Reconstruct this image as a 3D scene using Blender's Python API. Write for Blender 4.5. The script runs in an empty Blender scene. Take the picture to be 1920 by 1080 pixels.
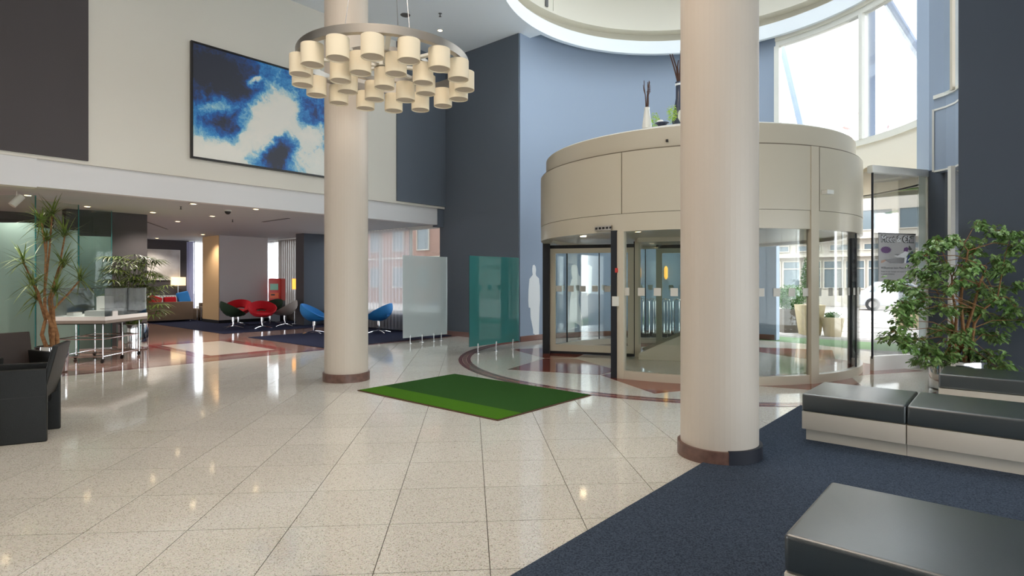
import bpy, bmesh, math, random
from mathutils import Vector, Matrix
random.seed(7)
C = bpy.context.scene
COL = C.collection
R = math.radians
PI = math.pi
# ------------------------------------------------------------------ camera, sky, lights, exposure
YAW, FPX, EYE, HORIZON = R(40.89), 1085.0, 1.53, 525.0
cs, sn = math.cos(YAW), math.sin(YAW)
cam = bpy.data.cameras.new('camera'); cam.sensor_width = 36; cam.lens = FPX / 1920 * 36
cam.shift_y = -(540 - HORIZON) / 1920; cam.clip_end = 400; cam.clip_start = .05
camo = bpy.data.objects.new('camera', cam); COL.objects.link(camo)
camo.location = (0, 0, EYE); camo.rotation_euler = (R(90), 0, YAW - R(90)); C.camera = camo
w = bpy.data.worlds.new('sky'); C.world = w; w.use_nodes = True
bg = w.node_tree.nodes['Background']; bg.inputs['Color'].default_value = (.93, .965, 1, 1); bg.inputs['Strength'].default_value = 5.0
C.view_settings.view_transform = 'Standard'; C.view_settings.look = 'None'; C.view_settings.gamma = 1
C.view_settings.use_curve_mapping = False; C.view_settings.exposure = 0.38
C.cycles.max_bounces = 8; C.cycles.transparent_max_bounces = 32; C.cycles.diffuse_bounces = 5; C.cycles.glossy_bounces = 4
C.cycles.caustics_reflective = False; C.cycles.caustics_refractive = False; C.cycles.sample_clamp_indirect = 6

def area(name, loc, size, power, color, rot=(0, 0, 0)):
    l = bpy.data.lights.new(name, 'AREA'); l.shape = 'RECTANGLE'; l.size, l.size_y = size; l.energy = power; l.color = color
    o = bpy.data.objects.new(name, l); COL.objects.link(o); o.location = loc; o.rotation_euler = rot; return o
area('lobby_ceiling_light', (1.5, 3.5, 7.45), (5, 5), 260, (1, .84, .68))
for k, (x, y) in enumerate(((.3, 14.3), (-.6, 15.6), (1.4, 15.9))):  # added spots without fittings, brightening the frosted partition from behind
    l = bpy.data.lights.new('office_fill_spot', 'SPOT'); l.energy = 260; l.color = (1, .9, .78); l.spot_size = R(130); l.spot_blend = .9; l.shadow_soft_size = .06
    o = bpy.data.objects.new('office_fill_spot', l); COL.objects.link(o); o.location = (x, y, 3.06)

# ------------------------------------------------------------------ helpers
def ray(px):
    t = (px - 960) / FPX
    return cs + t * sn, sn - t * cs
def at(px, d, z=0):                     # ground position seen in direction px, d metres ahead of the viewpoint
    a, b = ray(px); return Vector((a * d, b * d, z))
def zat(py, d): return EYE - (py - HORIZON) / FPX * d
def near_cyl(px, c, r, far=False):
    a, b = ray(px); A = a*a+b*b; B = -2*(a*c[0]+b*c[1]); D = B*B-4*A*(c[0]**2+c[1]**2-r*r)
    D = max(D, 0); d = (-B+(1 if far else -1)*math.sqrt(D))/2/A
    return d, math.atan2(b*d-c[1], a*d-c[0])
def lin(v): return tuple(((x/255)/12.92 if x/255 <= .04045 else ((x/255+.055)/1.055)**2.4) for x in v)

MATS = {}
def mat(name, rgb=(200, 200, 200), rough=.5, metal=0, spec=.5, bump=0, bscale=60, vary=0, emit=0, var2=None, vscale=4):
    m = bpy.data.materials.new(name); m.use_nodes = True; MATS[name] = m
    nt = m.node_tree; b = nt.nodes['Principled BSDF']
    c = (*lin(rgb), 1)
    b.inputs['Base Color'].default_value = c; b.inputs['Roughness'].default_value = rough
    b.inputs['Metallic'].default_value = metal; b.inputs['Specular IOR Level'].default_value = spec
    if emit: b.inputs['Emission Color'].default_value = c; b.inputs['Emission Strength'].default_value = emit
    tc = None
    if bump or var2:
        tc = nt.nodes.new('ShaderNodeTexCoord')
    if bump:
        n = nt.nodes.new('ShaderNodeTexNoise'); n.inputs['Scale'].default_value = bscale; n.inputs['Detail'].default_value = 4
        nt.links.new(tc.outputs['Object'], n.inputs['Vector'])
        bp = nt.nodes.new('ShaderNodeBump'); bp.inputs['Strength'].default_value = bump; bp.inputs['Distance'].default_value = .01
        nt.links.new(n.outputs['Fac'], bp.inputs['Height']); nt.links.new(bp.outputs['Normal'], b.inputs['Normal'])
    if var2:
        n = nt.nodes.new('ShaderNodeTexNoise'); n.inputs['Scale'].default_value = vscale; n.inputs['Detail'].default_value = 5
        nt.links.new(tc.outputs['Object'], n.inputs['Vector'])
        rp = nt.nodes.new('ShaderNodeValToRGB'); rp.color_ramp.elements[0].position = .38; rp.color_ramp.elements[1].position = .62
        rp.color_ramp.elements[0].color = c; rp.color_ramp.elements[1].color = (*lin(var2), 1)
        nt.links.new(n.outputs['Fac'], rp.inputs['Fac']); nt.links.new(rp.outputs['Color'], b.inputs['Base Color'])
    if vary:
        oi = nt.nodes.new('ShaderNodeObjectInfo'); mr = nt.nodes.new('ShaderNodeMapRange'); hsv = nt.nodes.new('ShaderNodeHueSaturation')
        mr.inputs['To Min'].default_value = 1-vary; mr.inputs['To Max'].default_value = 1+vary
        nt.links.new(oi.outputs['Random'], mr.inputs['Value']); nt.links.new(mr.outputs['Result'], hsv.inputs['Value'])
        src = b.inputs['Base Color'].links[0].from_socket if b.inputs['Base Color'].links else None
        if src: nt.links.new(src, hsv.inputs['Color'])
        else: hsv.inputs['Color'].default_value = c
        nt.links.new(hsv.outputs['Color'], b.inputs['Base Color'])
    return m
def glass(name, tint=(235, 245, 242), refl=.9, film=0, film_rgb=(200, 215, 212), trans=.4, rough=.02):
    """thin glass: clear + fresnel reflection, with an optional frosted film mixed in"""
    m = bpy.data.materials.new(name); m.use_nodes = True; nt = m.node_tree; nt.nodes.clear(); MATS[name] = m
    N = nt.nodes.new; L = nt.links.new
    out = N('ShaderNodeOutputMaterial'); tr = N('ShaderNodeBsdfTransparent'); tr.inputs['Color'].default_value = (*lin(tint), 1)
    gl = N('ShaderNodeBsdfGlossy'); gl.inputs['Roughness'].default_value = rough
    base = tr
    if film:
        df = N('ShaderNodeBsdfDiffuse'); tl = N('ShaderNodeBsdfTranslucent')
        for q in (df, tl): q.inputs['Color'].default_value = (*lin(film_rgb), 1)
        mx = N('ShaderNodeMixShader'); mx.inputs[0].default_value = trans; L(df.outputs[0], mx.inputs[1]); L(tl.outputs[0], mx.inputs[2])
        m2 = N('ShaderNodeMixShader'); m2.inputs[0].default_value = film; L(tr.outputs[0], m2.inputs[1]); L(mx.outputs[0], m2.inputs[2]); base = m2
    fr = N('ShaderNodeFresnel'); fr.inputs['IOR'].default_value = 1.45
    ml = N('ShaderNodeMath'); ml.operation = 'MULTIPLY'; ml.inputs[1].default_value = refl; L(fr.outputs[0], ml.inputs[0])
    m3 = N('ShaderNodeMixShader'); L(ml.outputs[0], m3.inputs[0]); L(base.outputs[0], m3.inputs[1]); L(gl.outputs[0], m3.inputs[2])
    L(m3.outputs[0], out.inputs['Surface']); return m

class MB:
    def __init__(s): s.v = []; s.f = []
    def add(s, vs, fs):
        o = len(s.v); s.v += [tuple(v) for v in vs]; s.f += [tuple(i+o for i in f) for f in fs]; return s
    def box(s, c, d, rz=0, rot=None):
        x, y, z = d[0]/2, d[1]/2, d[2]/2
        P = [Vector((a*x, b*y, e*z)) for e in (-1, 1) for a, b in ((-1, -1), (1, -1), (1, 1), (-1, 1))]
        M = rot if rot is not None else Matrix.Rotation(rz, 3, 'Z')
        return s.add([M @ p + Vector(c) for p in P], [(3, 2, 1, 0), (4, 5, 6, 7), (0, 1, 5, 4), (1, 2, 6, 5), (2, 3, 7, 6), (3, 0, 4, 7)])
    def bb(s, lo, hi): return s.box([(a+b)/2 for a, b in zip(lo, hi)], [b-a for a, b in zip(lo, hi)])
    def prism(s, poly, z0, z1):
        n = len(poly); ar = sum(poly[i][0]*poly[(i+1) % n][1]-poly[(i+1) % n][0]*poly[i][1] for i in range(n))
        if ar < 0: poly = poly[::-1]
        return s.add([(x, y, z0) for x, y in poly]+[(x, y, z1) for x, y in poly],
                     [tuple(range(n))[::-1], tuple(range(n, 2*n))]+[(i, (i+1) % n, (i+1) % n+n, i+n) for i in range(n)])
    def slab(s, poly, o, ux, uy, t):       # polygon (u,v) in the plane o + u*ux + v*uy, thickness t along the normal
        o, ux, uy = Vector(o), Vector(ux), Vector(uy); nn = ux.cross(uy).normalized(); n = len(poly)
        A = [o+ux*u+uy*v for u, v in poly]
        return s.add(A+[p+nn*t for p in A], [tuple(range(n))[::-1], tuple(range(n, 2*n))]+[(i, (i+1) % n, (i+1) % n+n, i+n) for i in range(n)])
    def lathe(s, prof, n=32, c=(0, 0, 0), close=True):
        vs = []; fs = []; m = len(prof)
        for k in range(n):
            a = 2*PI*k/n
            vs += [(c[0]+r*math.cos(a), c[1]+r*math.sin(a), c[2]+z) for r, z in prof]
        for k in range(n):
            q = (k+1) % n
            for i in range(m-1): fs.append((k*m+i, q*m+i, q*m+i+1, k*m+i+1))
        if close:
            if prof[0][0] > 1e-6: fs.append(tuple(k*m for k in range(n))[::-1])
            if prof[-1][0] > 1e-6: fs.append(tuple(k*m+m-1 for k in range(n)))
        return s.add(vs, fs)
    def tube(s, pts, r, n=8, r2=None):
        pts = [Vector(p) for p in pts]; m = len(pts); vs = []
        for i, p in enumerate(pts):
            t = (pts[min(i+1, m-1)]-pts[max(i-1, 0)]).normalized()
            u = t.cross(Vector((0, 0, 1)) if abs(t.z) < .9 else Vector((1, 0, 0))).normalized(); v = t.cross(u)
            rr = r if r2 is None else r+(r2-r)*i/(m-1)
            vs += [p+(u*math.cos(2*PI*k/n)+v*math.sin(2*PI*k/n))*rr for k in range(n)]
        fs = [(i*n+k, i*n+(k+1) % n, (i+1)*n+(k+1) % n, (i+1)*n+k) for i in range(m-1) for k in range(n)]
        fs += [tuple(range(n)), tuple(range((m-1)*n, m*n))[::-1]]
        return s.add(vs, [f[::-1] for f in fs])
    def arc(s, c, r0, r1, a0, a1, z0, z1, n=None, zf=None):   # curved wall segment between radii
        n = n or max(2, int(abs(a1-a0)/R(3))); vs = []; fs = []
        for i in range(n+1):
            a = a0+(a1-a0)*i/n; ca, sa = math.cos(a), math.sin(a)
            vs += [(c[0]+r*ca, c[1]+r*sa, z) for r, z in ((r0, z0), (r1, z0), (r1, z1), (r0, z1))]
        for i in range(n):
            for k in range(4): fs.append((i*4+k, (i+1)*4+k, (i+1)*4+(k+1) % 4, i*4+(k+1) % 4))
        fs += [(0, 1, 2, 3), (n*4+3, n*4+2, n*4+1, n*4)]
        return s.add(vs, [f[::-1] for f in fs])
    def build(s, name, m, parent=None, smooth=None, loc=None, bevel=0, seg=2):
        me = bpy.data.meshes.new(name); me.from_pydata(s.v, [], s.f)
        if bevel:
            b = bmesh.new(); b.from_mesh(me); bmesh.ops.remove_doubles(b, verts=b.verts, dist=1e-5)
            ed = [e for e in b.edges if len(e.link_faces) == 2 and e.calc_face_angle(0) > .6]
            bmesh.ops.bevel(b, geom=ed, offset=bevel, segments=seg, affect='EDGES', profile=.6, clamp_overlap=True); b.to_mesh(me); b.free()
        if smooth is None: smooth = len(s.f) > 60
        if isinstance(m, str): m = MATS[m]
        me.materials.append(m)
        o = bpy.data.objects.new(name, me); COL.objects.link(o)
        if smooth or bevel:
            for p in me.polygons: p.use_smooth = True
            b = bmesh.new(); b.from_mesh(me)
            for e in b.edges:
                if len(e.link_faces) == 2 and e.calc_face_angle(0) > R(38): e.smooth = False
            bmesh.ops.recalc_face_normals(b, faces=b.faces)
            b.to_mesh(me); b.free()
        if parent is not None: o.parent = parent
        if loc is not None: o.location = loc
        return o
def tag(o, label, cat, group=None):
    o['label'] = label; o['category'] = cat
    if group: o['group'] = group
    return o
def thing(name, label, cat, loc=(0, 0, 0), rz=0, group=None):
    o = bpy.data.objects.new(name, None); COL.objects.link(o); o.location = loc; o.rotation_euler = (0, 0, rz); o.empty_display_size = .1
    return tag(o, label, cat, group)
def struct(o): o['kind'] = 'structure'; return o
def dup(root, loc, rz=None, label=None, group=None):
    r = root.copy(); COL.objects.link(r); r.location = loc
    if rz is not None: r.rotation_euler = (0, 0, rz)
    if label: r['label'] = label
    if group: r['group'] = group
    for ch in list(root.children):
        c = ch.copy(); COL.objects.link(c); c.parent = r
        for g in list(ch.children):
            d = g.copy(); COL.objects.link(d); d.parent = c
    return r

# ------------------------------------------------------------------ materials
mat('plaster_white', (226, 222, 212), .7, bump=.03, bscale=90)
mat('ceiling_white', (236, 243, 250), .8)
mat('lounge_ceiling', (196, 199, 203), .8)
mat('cream', (222, 218, 206), .6)
mat('wall_slate', (77, 84, 96), .75, bump=.05, bscale=140)
mat('wall_brown', (76, 71, 73), .75, bump=.05, bscale=140)
mat('wall_slate_blue', (98, 107, 119), .75, bump=.05, bscale=140)
mat('wall_blue', (148, 163, 184), .7, bump=.03, bscale=100)
mat('fascia_white', (224, 224, 226), .7)
mat('lilac_plaster', (222, 217, 218), .7, bump=.04, bscale=60)
mat('tan_plaster', (196, 160, 116), .7, bump=.05, bscale=60)
mat('column_paint', (208, 197, 184), .45, bump=.02, bscale=120)
mat('column_trim', (98, 72, 64), .35, var2=(118, 88, 78), vscale=14)
mat('navy_trim', (26, 30, 44), .6)
mat('grout', (96, 92, 86), .8)
mat('carpet_navy', (50, 59, 73), .95, spec=.1, bump=.7, bscale=240, var2=(78, 89, 105), vscale=110)
mat('carpet_lounge', (40, 44, 66), .95, spec=.1, bump=.6, bscale=300)
mat('mat_green', (44, 84, 36), .95, spec=.1, bump=.9, bscale=400, var2=(58, 98, 44), vscale=120)
mat('mat_lime', (70, 120, 26), .95, spec=.1, bump=.9, bscale=400, var2=(84, 132, 34), vscale=120)
mat('mat_edge', (84, 52, 36), .7)
mat('inlay_red', (128, 62, 50), .1, var2=(146, 76, 60), vscale=40)
mat('inlay_dark', (112, 62, 64), .1, var2=(126, 76, 76), vscale=40)
mat('marble_brown', (138, 108, 100), .08, var2=(156, 126, 116), vscale=26)
mat('marble_red', (124, 62, 62), .08, var2=(140, 76, 74), vscale=26)
mat('marble_pale', (196, 186, 176), .08, var2=(208, 198, 188), vscale=40)
mat('baseboard_brown', (124, 84, 72), .3)
mat('drum_beige', (200, 192, 174), .28, spec=.5)
mat('drum_seam', (110, 100, 84), .5)
mat('drum_white', (226, 226, 220), .4)
mat('frame_beige', (202, 193, 174), .35)
mat('frame_white', (226, 226, 220), .4)
mat('rubber_black', (16, 20, 30), .5)
mat('steel', (200, 200, 202), .22, metal=1)
mat('steel_brushed', (186, 180, 172), .38, metal=1)
mat('chrome', (225, 225, 228), .06, metal=1)
m = mat('leather_bench', (34, 44, 48), .36, spec=.8, bump=.25, bscale=260)
m.node_tree.nodes['Principled BSDF'].inputs['Coat Weight'].default_value = 1; m.node_tree.nodes['Principled BSDF'].inputs['Coat IOR'].default_value = 1.9; m.node_tree.nodes['Principled BSDF'].inputs['Coat Roughness'].default_value = .3
mat('leather_black', (19, 21, 21), .38, spec=.35, bump=.25, bscale=260)
mat('leather_brown', (44, 32, 26), .4, bump=.2, bscale=240)
mat('bench_panel', (212, 204, 192), .35)
mat('shade_fabric', (240, 228, 202), .8, bump=.1, bscale=400)
mat('shade_bottom', (214, 200, 182), .6)
mat('black', (18, 18, 20), .5)
mat('frame_black', (24, 20, 20), .4)
mat('red_fabric', (196, 16, 34), .85, bump=.2, bscale=300)
mat('green_fabric', (22, 48, 26), .85, bump=.2, bscale=300)
mat('grey_fabric', (150, 140, 134), .85, bump=.2, bscale=300)
mat('blue_fabric', (44, 132, 206), .75, bump=.2, bscale=300)
mat('sofa_brown', (116, 98, 82), .85, bump=.3, bscale=200)
mat('trunk', (126, 88, 56), .85, bump=.6, bscale=60, var2=(160, 118, 78), vscale=20)
mat('twig', (84, 58, 48), .85, bump=.5, bscale=80)
mat('soil', (44, 34, 28), .95, bump=.8, bscale=60)
mat('leaf_ficus', (106, 148, 76), .3, var2=(164, 196, 124), vscale=9, vary=.25)
mat('leaf_dracaena', (78, 104, 46), .45, var2=(122, 140, 66), vscale=10)
mat('leaf_palm', (54, 82, 34), .45, var2=(104, 116, 46), vscale=8)
mat('leaf_lime', (148, 190, 40), .5, var2=(184, 212, 80), vscale=20)
mat('hedge_green', (54, 92, 40), .7, var2=(84, 126, 58), vscale=20)
mat('ceramic_white', (232, 230, 224), .25)
mat('ceramic_dark', (70, 76, 94), .2)
mat('decal_white', (240, 244, 248), .6)
mat('decal_grey', (206, 204, 196), .6)
mat('kiosk_red', (206, 40, 26), .35)
mat('kiosk_grey', (70, 74, 84), .4)
mat('screen_green', (110, 160, 136), .3, emit=.12)
mat('orange_panel', (232, 96, 30), .4)
mat('lamp_orange', (255, 176, 74), .6, emit=1.3)
mat('lamp_cream', (255, 226, 178), .6, emit=1.0)
mat('bulb', (255, 226, 180), .5, emit=9)
mat('canvas_white', (222, 218, 212), .7, var2=(198, 190, 182), vscale=2)
mat('poster_grey', (186, 186, 188), .6)
mat('purple', (92, 40, 112), .6)
mat('skin', (196, 160, 140), .6)
mat('blue_cloth', (48, 66, 130), .7)
mat('paving', (176, 170, 164), .8, var2=(164, 158, 154), vscale=6)
mat('brick_red', (136, 108, 96), .85, vary=.12)
mat('facade_white', (170, 164, 153), .8)
mat('facade_pane', (96, 106, 110), .1)
mat('planter_cream', (180, 162, 128), .7)
mat('concrete', (112, 104, 95), .85, bump=.3, bscale=20)
mat('strut_blue', (140, 154, 182), .5)
mat('canopy_beige', (246, 232, 208), .7)
mat('canopy_green', (150, 190, 100), .7)
mat('grass_mat', (72, 98, 58), .95)
mat('car_white', (160, 162, 166), .2)
mat('tyre', (28, 28, 30), .8)
mat('heater_grey', (60, 64, 74), .5)
mat('model_white', (232, 230, 228), .6)
mat('deck_grey', (140, 130, 122), .5)
mat('crane_red', (170, 138, 134), .6)
mat('vent_grey', (96, 96, 98), .6)
glass('glass_clear', (250, 252, 252), .7); glass('glass_door', (248, 251, 250), .4)
glass('glass_case', (246, 250, 250), .9)
glass('glass_green', (240, 248, 245), .6)
glass('glass_teal', (170, 215, 215), 1.0, .55, (90, 180, 180), .4)
glass('glass_frost', (235, 245, 245), .4, .82, (236, 246, 246), .55, .1)
glass('glass_frost_green', (190, 214, 206), .3, .9, (176, 193, 190), .5, .15)
glass('curtain_sheer', (255, 255, 255), 0, .34, (236, 236, 242), .7)
glass('curtain_lilac', (255, 255, 255), 0, .8, (170, 170, 200), .6)
glass('curtain_grey', (255, 255, 255), 0, .85, (158, 150, 146), .5)

def terrazzo(name, base, dark, lite, rough):
    m = bpy.data.materials.new(name); m.use_nodes = True; MATS[name] = m; nt = m.node_tree; b = nt.nodes['Principled BSDF']
    N = nt.nodes.new; L = nt.links.new
    tc = N('ShaderNodeNewGeometry'); n1 = N('ShaderNodeTexVoronoi'); n1.inputs['Scale'].default_value = 170
    n2 = N('ShaderNodeTexNoise'); n2.inputs['Scale'].default_value = 60; n2.inputs['Detail'].default_value = 3
    L(tc.outputs['Position'], n1.inputs['Vector']); L(tc.outputs['Position'], n2.inputs['Vector'])
    sp = N('ShaderNodeSeparateColor'); L(n1.outputs['Color'], sp.inputs[0])
    rp = N('ShaderNodeValToRGB'); e = rp.color_ramp; e.interpolation = 'CONSTANT'
    e.elements[0].color = (*lin(dark), 1); e.elements[1].position = .09; e.elements[1].color = (*lin(base), 1)
    k = e.elements.new(.72); k.color = (*lin(lite), 1); k = e.elements.new(.9); k.color = (*lin([x*.9 for x in base]), 1)
    L(sp.outputs[0], rp.inputs['Fac'])
    mx = N('ShaderNodeMix'); mx.data_type = 'RGBA'; mx.blend_type = 'MULTIPLY'; mx.inputs[0].default_value = .22
    L(rp.outputs['Color'], mx.inputs[6]); L(n2.outputs['Color'], mx.inputs[7])
    hsv = N('ShaderNodeHueSaturation'); hsv.inputs['Saturation'].default_value = .75; hsv.inputs['Value'].default_value = 1.2
    L(mx.outputs[2], hsv.inputs['Color'])
    oi = N('ShaderNodeObjectInfo'); mr = N('ShaderNodeMapRange'); mr.inputs['To Min'].default_value = 1.17; mr.inputs['To Max'].default_value = 1.25
    L(oi.outputs['Random'], mr.inputs['Value']); L(mr.outputs['Result'], hsv.inputs['Value'])
    L(hsv.outputs['Color'], b.inputs['Base Color']); b.inputs['Roughness'].default_value = rough; b.inputs['Specular IOR Level'].default_value = .55
terrazzo('terrazzo', (203, 198, 184), (160, 150, 132), (214, 209, 198), .07)

# ------------------------------------------------------------------ setting: key positions
XF = 10.94                    # plane of the entrance facade
YB = 11.95                    # upper back wall plane
ZC = 7.65                     # lobby ceiling
RC = (11.2, 4.9); RR = 4.34   # rotunda
DC = (10.75, 4.75); DR = 2.88 # revolving door drum
YT = 11.40                    # edge between pale lobby floor and brown lounge floor

floor = struct(MB().bb((-8, -8, -.12), (17.2, 26, -.006)).build('floor', 'grout'))
# lobby tiles: 61 cm squares laid at 45 degrees to the walls
r2 = math.sqrt(.5); T = .61; G = .0026
def to_xy(a, b): return (a+b)*r2, (a-b)*r2
def clip(poly, nx, ny, c):    # keep nx*x+ny*y<=c
    out = []
    for i in range(len(poly)):
        p, q = poly[i], poly[(i+1) % len(poly)]; dp, dq = nx*p[0]+ny*p[1]-c, nx*q[0]+ny*q[1]-c
        if dp <= 0: out.append(p)
        if dp*dq < 0: t = dp/(dp-dq); out.append((p[0]+(q[0]-p[0])*t, p[1]+(q[1]-p[1])*t))
    return out
tiles = []; BAND = ((10.94, 4.9), 4.27, 4.5)
CARP_Y = 1.95
for i in range(-30, 30):
    for j in range(-30, 30):
        a0, b0 = 3.06+i*T, .104+j*T
        cx, cy = to_xy(a0+T/2, b0+T/2)
        if cx < -8 or cx > XF+.3 or cy > YT+.6 or cy < -8: continue
        P = [to_xy(a0+G, b0+G), to_xy(a0+T-G, b0+G), to_xy(a0+T-G, b0+T-G), to_xy(a0+G, b0+T-G)]
        full = True
        if math.dist((cx, cy), BAND[0]) < BAND[1]-.45: continue
        n0 = P
        if max(p[1] for p in P) > YT-.003: P = clip(P, 0, 1, YT-.003); full = False
        if max(p[0] for p in P) > XF and P: P = clip(P, 1, 0, XF); full = False
        if len(P) < 3: continue
        d = cx*cs+cy*sn; l = cx*sn-cy*cs
        if d > .5: px, py = 960+FPX*l/d, HORIZON+FPX*EYE/d
        vis = d > .5 and -120 < px < 2040 and py < 1190
        if cy < CARP_Y-.45 and cx < 7.4 : vis = False
        tiles.append((d if vis else 99, full, P, (cx, cy)))
tiles.sort(key=lambda t: t[0])
tile_me = None; rest = MB(); nt_ = 0
for d, full, P, c in tiles:
    if d < 90 and nt_ < 295:
        nt_ += 1
        if full and tile_me is not None:
            o = bpy.data.objects.new('tile', tile_me); COL.objects.link(o)
        else:
            o = MB().prism([(p[0]-c[0], p[1]-c[1]) for p in P], -.012, 0).build('tile', 'terrazzo', smooth=False)
            if full: tile_me = o.data
        o.parent = floor; o.location = (c[0], c[1], 0)
    else: rest.prism(P, -.012, 0)
o = rest.build('tile_field', 'terrazzo', floor, smooth=False); o['kind'] = 'stuff'
print('TILES', nt_, len(tiles))
# entrance medallion: pale disc, ring bands, eight red star points
o = MB().lathe([(BAND[1], -.012), (BAND[1], .002)], 96, (*BAND[0], 0)).build('medallion', 'terrazzo', floor, smooth=False)
for r0, r1, mm in ((4.27, 4.345, 'inlay_dark'), (4.35, 4.42, 'marble_brown'), (4.425, 4.5, 'inlay_dark')):
    MB().arc(BAND[0], r0, r1, R(82), R(278), -.01, .003, 90).build('ring_band', mm, floor, smooth=False)
for k in range(8):
    a = R(107+45*k)
    pt = lambda r, q: (DC[0]+r*math.cos(a+q), DC[1]+r*math.sin(a+q))
    MB().prism([pt(3.78, 0), pt(2.8, R(22.3)), pt(2.2, R(20)), pt(2.2, -R(20)), pt(2.8, -R(22.3))], -.01, .0035).build('star_point', 'inlay_red', floor, smooth=False)
# lounge floor: brown marble with a pale panel framed in red, dark carpets
MB().bb((-8, YT, -.05), (XF+.06, 26, 0)).build('marble_field', 'marble_brown', floor)
MB().bb((4.85, 12.25, -.01), (6.2, 15.05, .002)).build('marble_panel', 'marble_pale', floor)
for lo, hi in (((4.6, 12.0), (6.45, 12.1)), ((4.6, 15.2), (6.45, 15.3)), ((4.6, 12.1), (4.7, 15.2)), ((6.35, 12.1), (6.45, 15.2))):
    MB().bb((*lo, -.01), (*hi, .002)).build('marble_strip', 'marble_red', floor)
for lo, hi in (((4.76, 12.16), (6.29, 12.25)), ((4.76, 15.05), (6.29, 15.14)), ((4.76, 12.25), (4.85, 15.05)), ((6.2, 12.25), (6.29, 15.05)), ((2.4, YT), (XF, YT+.12))):
    MB().bb((*lo, -.01), (*hi, .0015)).build('marble_strip', 'inlay_dark', floor)
for x0, y0, x1, y1 in ((1.6, 12.2, 4.2, 14.6), (1.6, 15.3, 4.4, 17.5)):
    MB().bb((x0, y0, -.01), (x1, y1, .0012)).build('marble_panel', 'marble_brown', floor)
tag(MB().bb((7.04, 11.62, 0), (10.9, 15.37, .012)).build('lounge_carpet', 'carpet_lounge'), 'dark blue carpet under the two blue swivel chairs by the window', 'carpet')
tag(MB().bb((7.07, 16.94, 0), (10.9, 24.9, .012)).build('lounge_carpet', 'carpet_lounge'), 'dark blue carpet under the pillar and the red swivel chairs', 'carpet')
tag(MB().bb((-6, -7.5, 0), (7.6, CARP_Y, .014)).build('lobby_carpet', 'carpet_navy'), 'navy blue carpet under the black topped benches', 'carpet')

# ceiling with the round opening over the entrance
HC, HR = (11.25, 4.75), 4.04
def ring_slab(c, r, x0, x1, y0, y1, z0, z1, n=192):
    mb = MB(); vs = []
    for k in range(n):
        a = 2*PI*k/n; ca, sa = math.cos(a), math.sin(a)
        t = min((x1-c[0])/ca if ca > 1e-9 else 1e9, (x0-c[0])/ca if ca < -1e-9 else 1e9, (y1-c[1])/sa if sa > 1e-9 else 1e9, (y0-c[1])/sa if sa < -1e-9 else 1e9)
        ox, oy = c[0]-RC[0], c[1]-RC[1]; B_ = ox*ca+oy*sa; tc_ = -B_+math.sqrt(max(B_*B_-(ox*ox+oy*oy-(RR+.2)**2), 0))   # stop at the curved rotunda wall outside the facade
        if c[0]+tc_*ca > HC[0]+.01: t = max(min(t, tc_), r+.02)
        for z in (z0, z1): vs += [(c[0]+r*ca, c[1]+r*sa, z), (c[0]+t*ca, c[1]+t*sa, z)]
    fs = []
    for k in range(n):
        q = (k+1) % n
        fs += [(k*4, q*4, q*4+1, k*4+1), (k*4+2, k*4+3, q*4+3, q*4+2), (k*4, k*4+2, q*4+2, q*4), (k*4+1, q*4+1, q*4+3, k*4+3)]
    # fill rectangle corners
    for X, Y in ((x0, y0), (x0, y1)):
        a = math.atan2(Y-c[1], X-c[0]) % (2*PI); k = int(a/(2*PI)*n) % n; q = (k+1) % n
        o = len(vs); vs += [(X, Y, z0), (X, Y, z1)]
        fs += [(k*4+1, q*4+1, o), (k*4+3, o+1, q*4+3)]
    mb.add(vs, fs); return mb
ceiling = struct(ring_slab(HC, HR, -8, 11.3, -8, YB+.1, ZC, ZC+.3).build('ceiling', 'ceiling_white', smooth=False))
MB().arc(HC, HR-.0, HR+.12, 0, 2*PI, ZC+.002, ZC+.34, 120).build('opening_rim', 'ceiling_white', ceiling)
MB().arc(HC, HR+.12, HR+.5, 0, 2*PI, ZC+.3, ZC+.36, 96).build('opening_ledge', 'cream', ceiling)
for k in range(6):
    MB().arc((11.25, 4.7), 4.2, 4.42, R(22+60*k)+.002, R(82+60*k)-.002, ZC+.74, ZC+2.1, 30).build('upstand_panel', 'cream', ceiling)
MB().arc((11.25, 4.7), 4.2, 4.62, 0, 2*PI, ZC+.68, ZC+.74, 96).build('upstand_soffit', 'cream', ceiling)
MB().arc((11.25, 4.7), 4.5, 4.6, 0, 2*PI, ZC+.3, ZC+2.1, 96).build('upstand_back', 'cream', ceiling)
MB().arc((11.25, 4.7), 3.35, 4.6, 0, 2*PI, ZC+2.1, ZC+2.2, 96).build('skylight_curb', 'cream', ceiling)
MB().lathe([(3.37, 0), (3.37, .03)], 64, (11.25, 4.7, ZC+2.14)).build('skylight_glass', 'glass_clear', ceiling)
MB().arc((11.25, 4.7), 4.16, 4.2, R(85), R(86.2), ZC+.76, ZC+2.0).build('upstand_joint', 'vent_grey', ceiling)

# back of the lobby: upper wall, dark panels, fascia, lounge ceiling
wb = struct(MB().bb((-8, YB, 3.5), (XF, YB+.25, ZC)).build('wall_back', 'plaster_white'))
MB().bb((-8, YB-.04, 3.56), (2.73, YB, ZC-.005)).build('dark_panel', 'wall_brown', wb)
MB().bb((9.27, YB-.04, 3.56), (XF-.005, YB, ZC-.005)).build('dark_panel', 'wall_slate_blue', wb)
fas = struct(MB().bb((2.05, YB+.06, 3.05), (10.72, YB+.25, 3.5)).build('trim_1', 'fascia_white'))
struct(MB().bb((-8, YB+.02, 3.03), (2.05, YB+.25, 3.5)).build('trim_2', 'fascia_white'))
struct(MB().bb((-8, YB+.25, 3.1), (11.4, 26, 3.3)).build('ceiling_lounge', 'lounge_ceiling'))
wlft = struct(MB().bb((-8.2, -8, 0), (-8, YB, ZC)).build('wall_left', 'plaster_white'))
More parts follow.
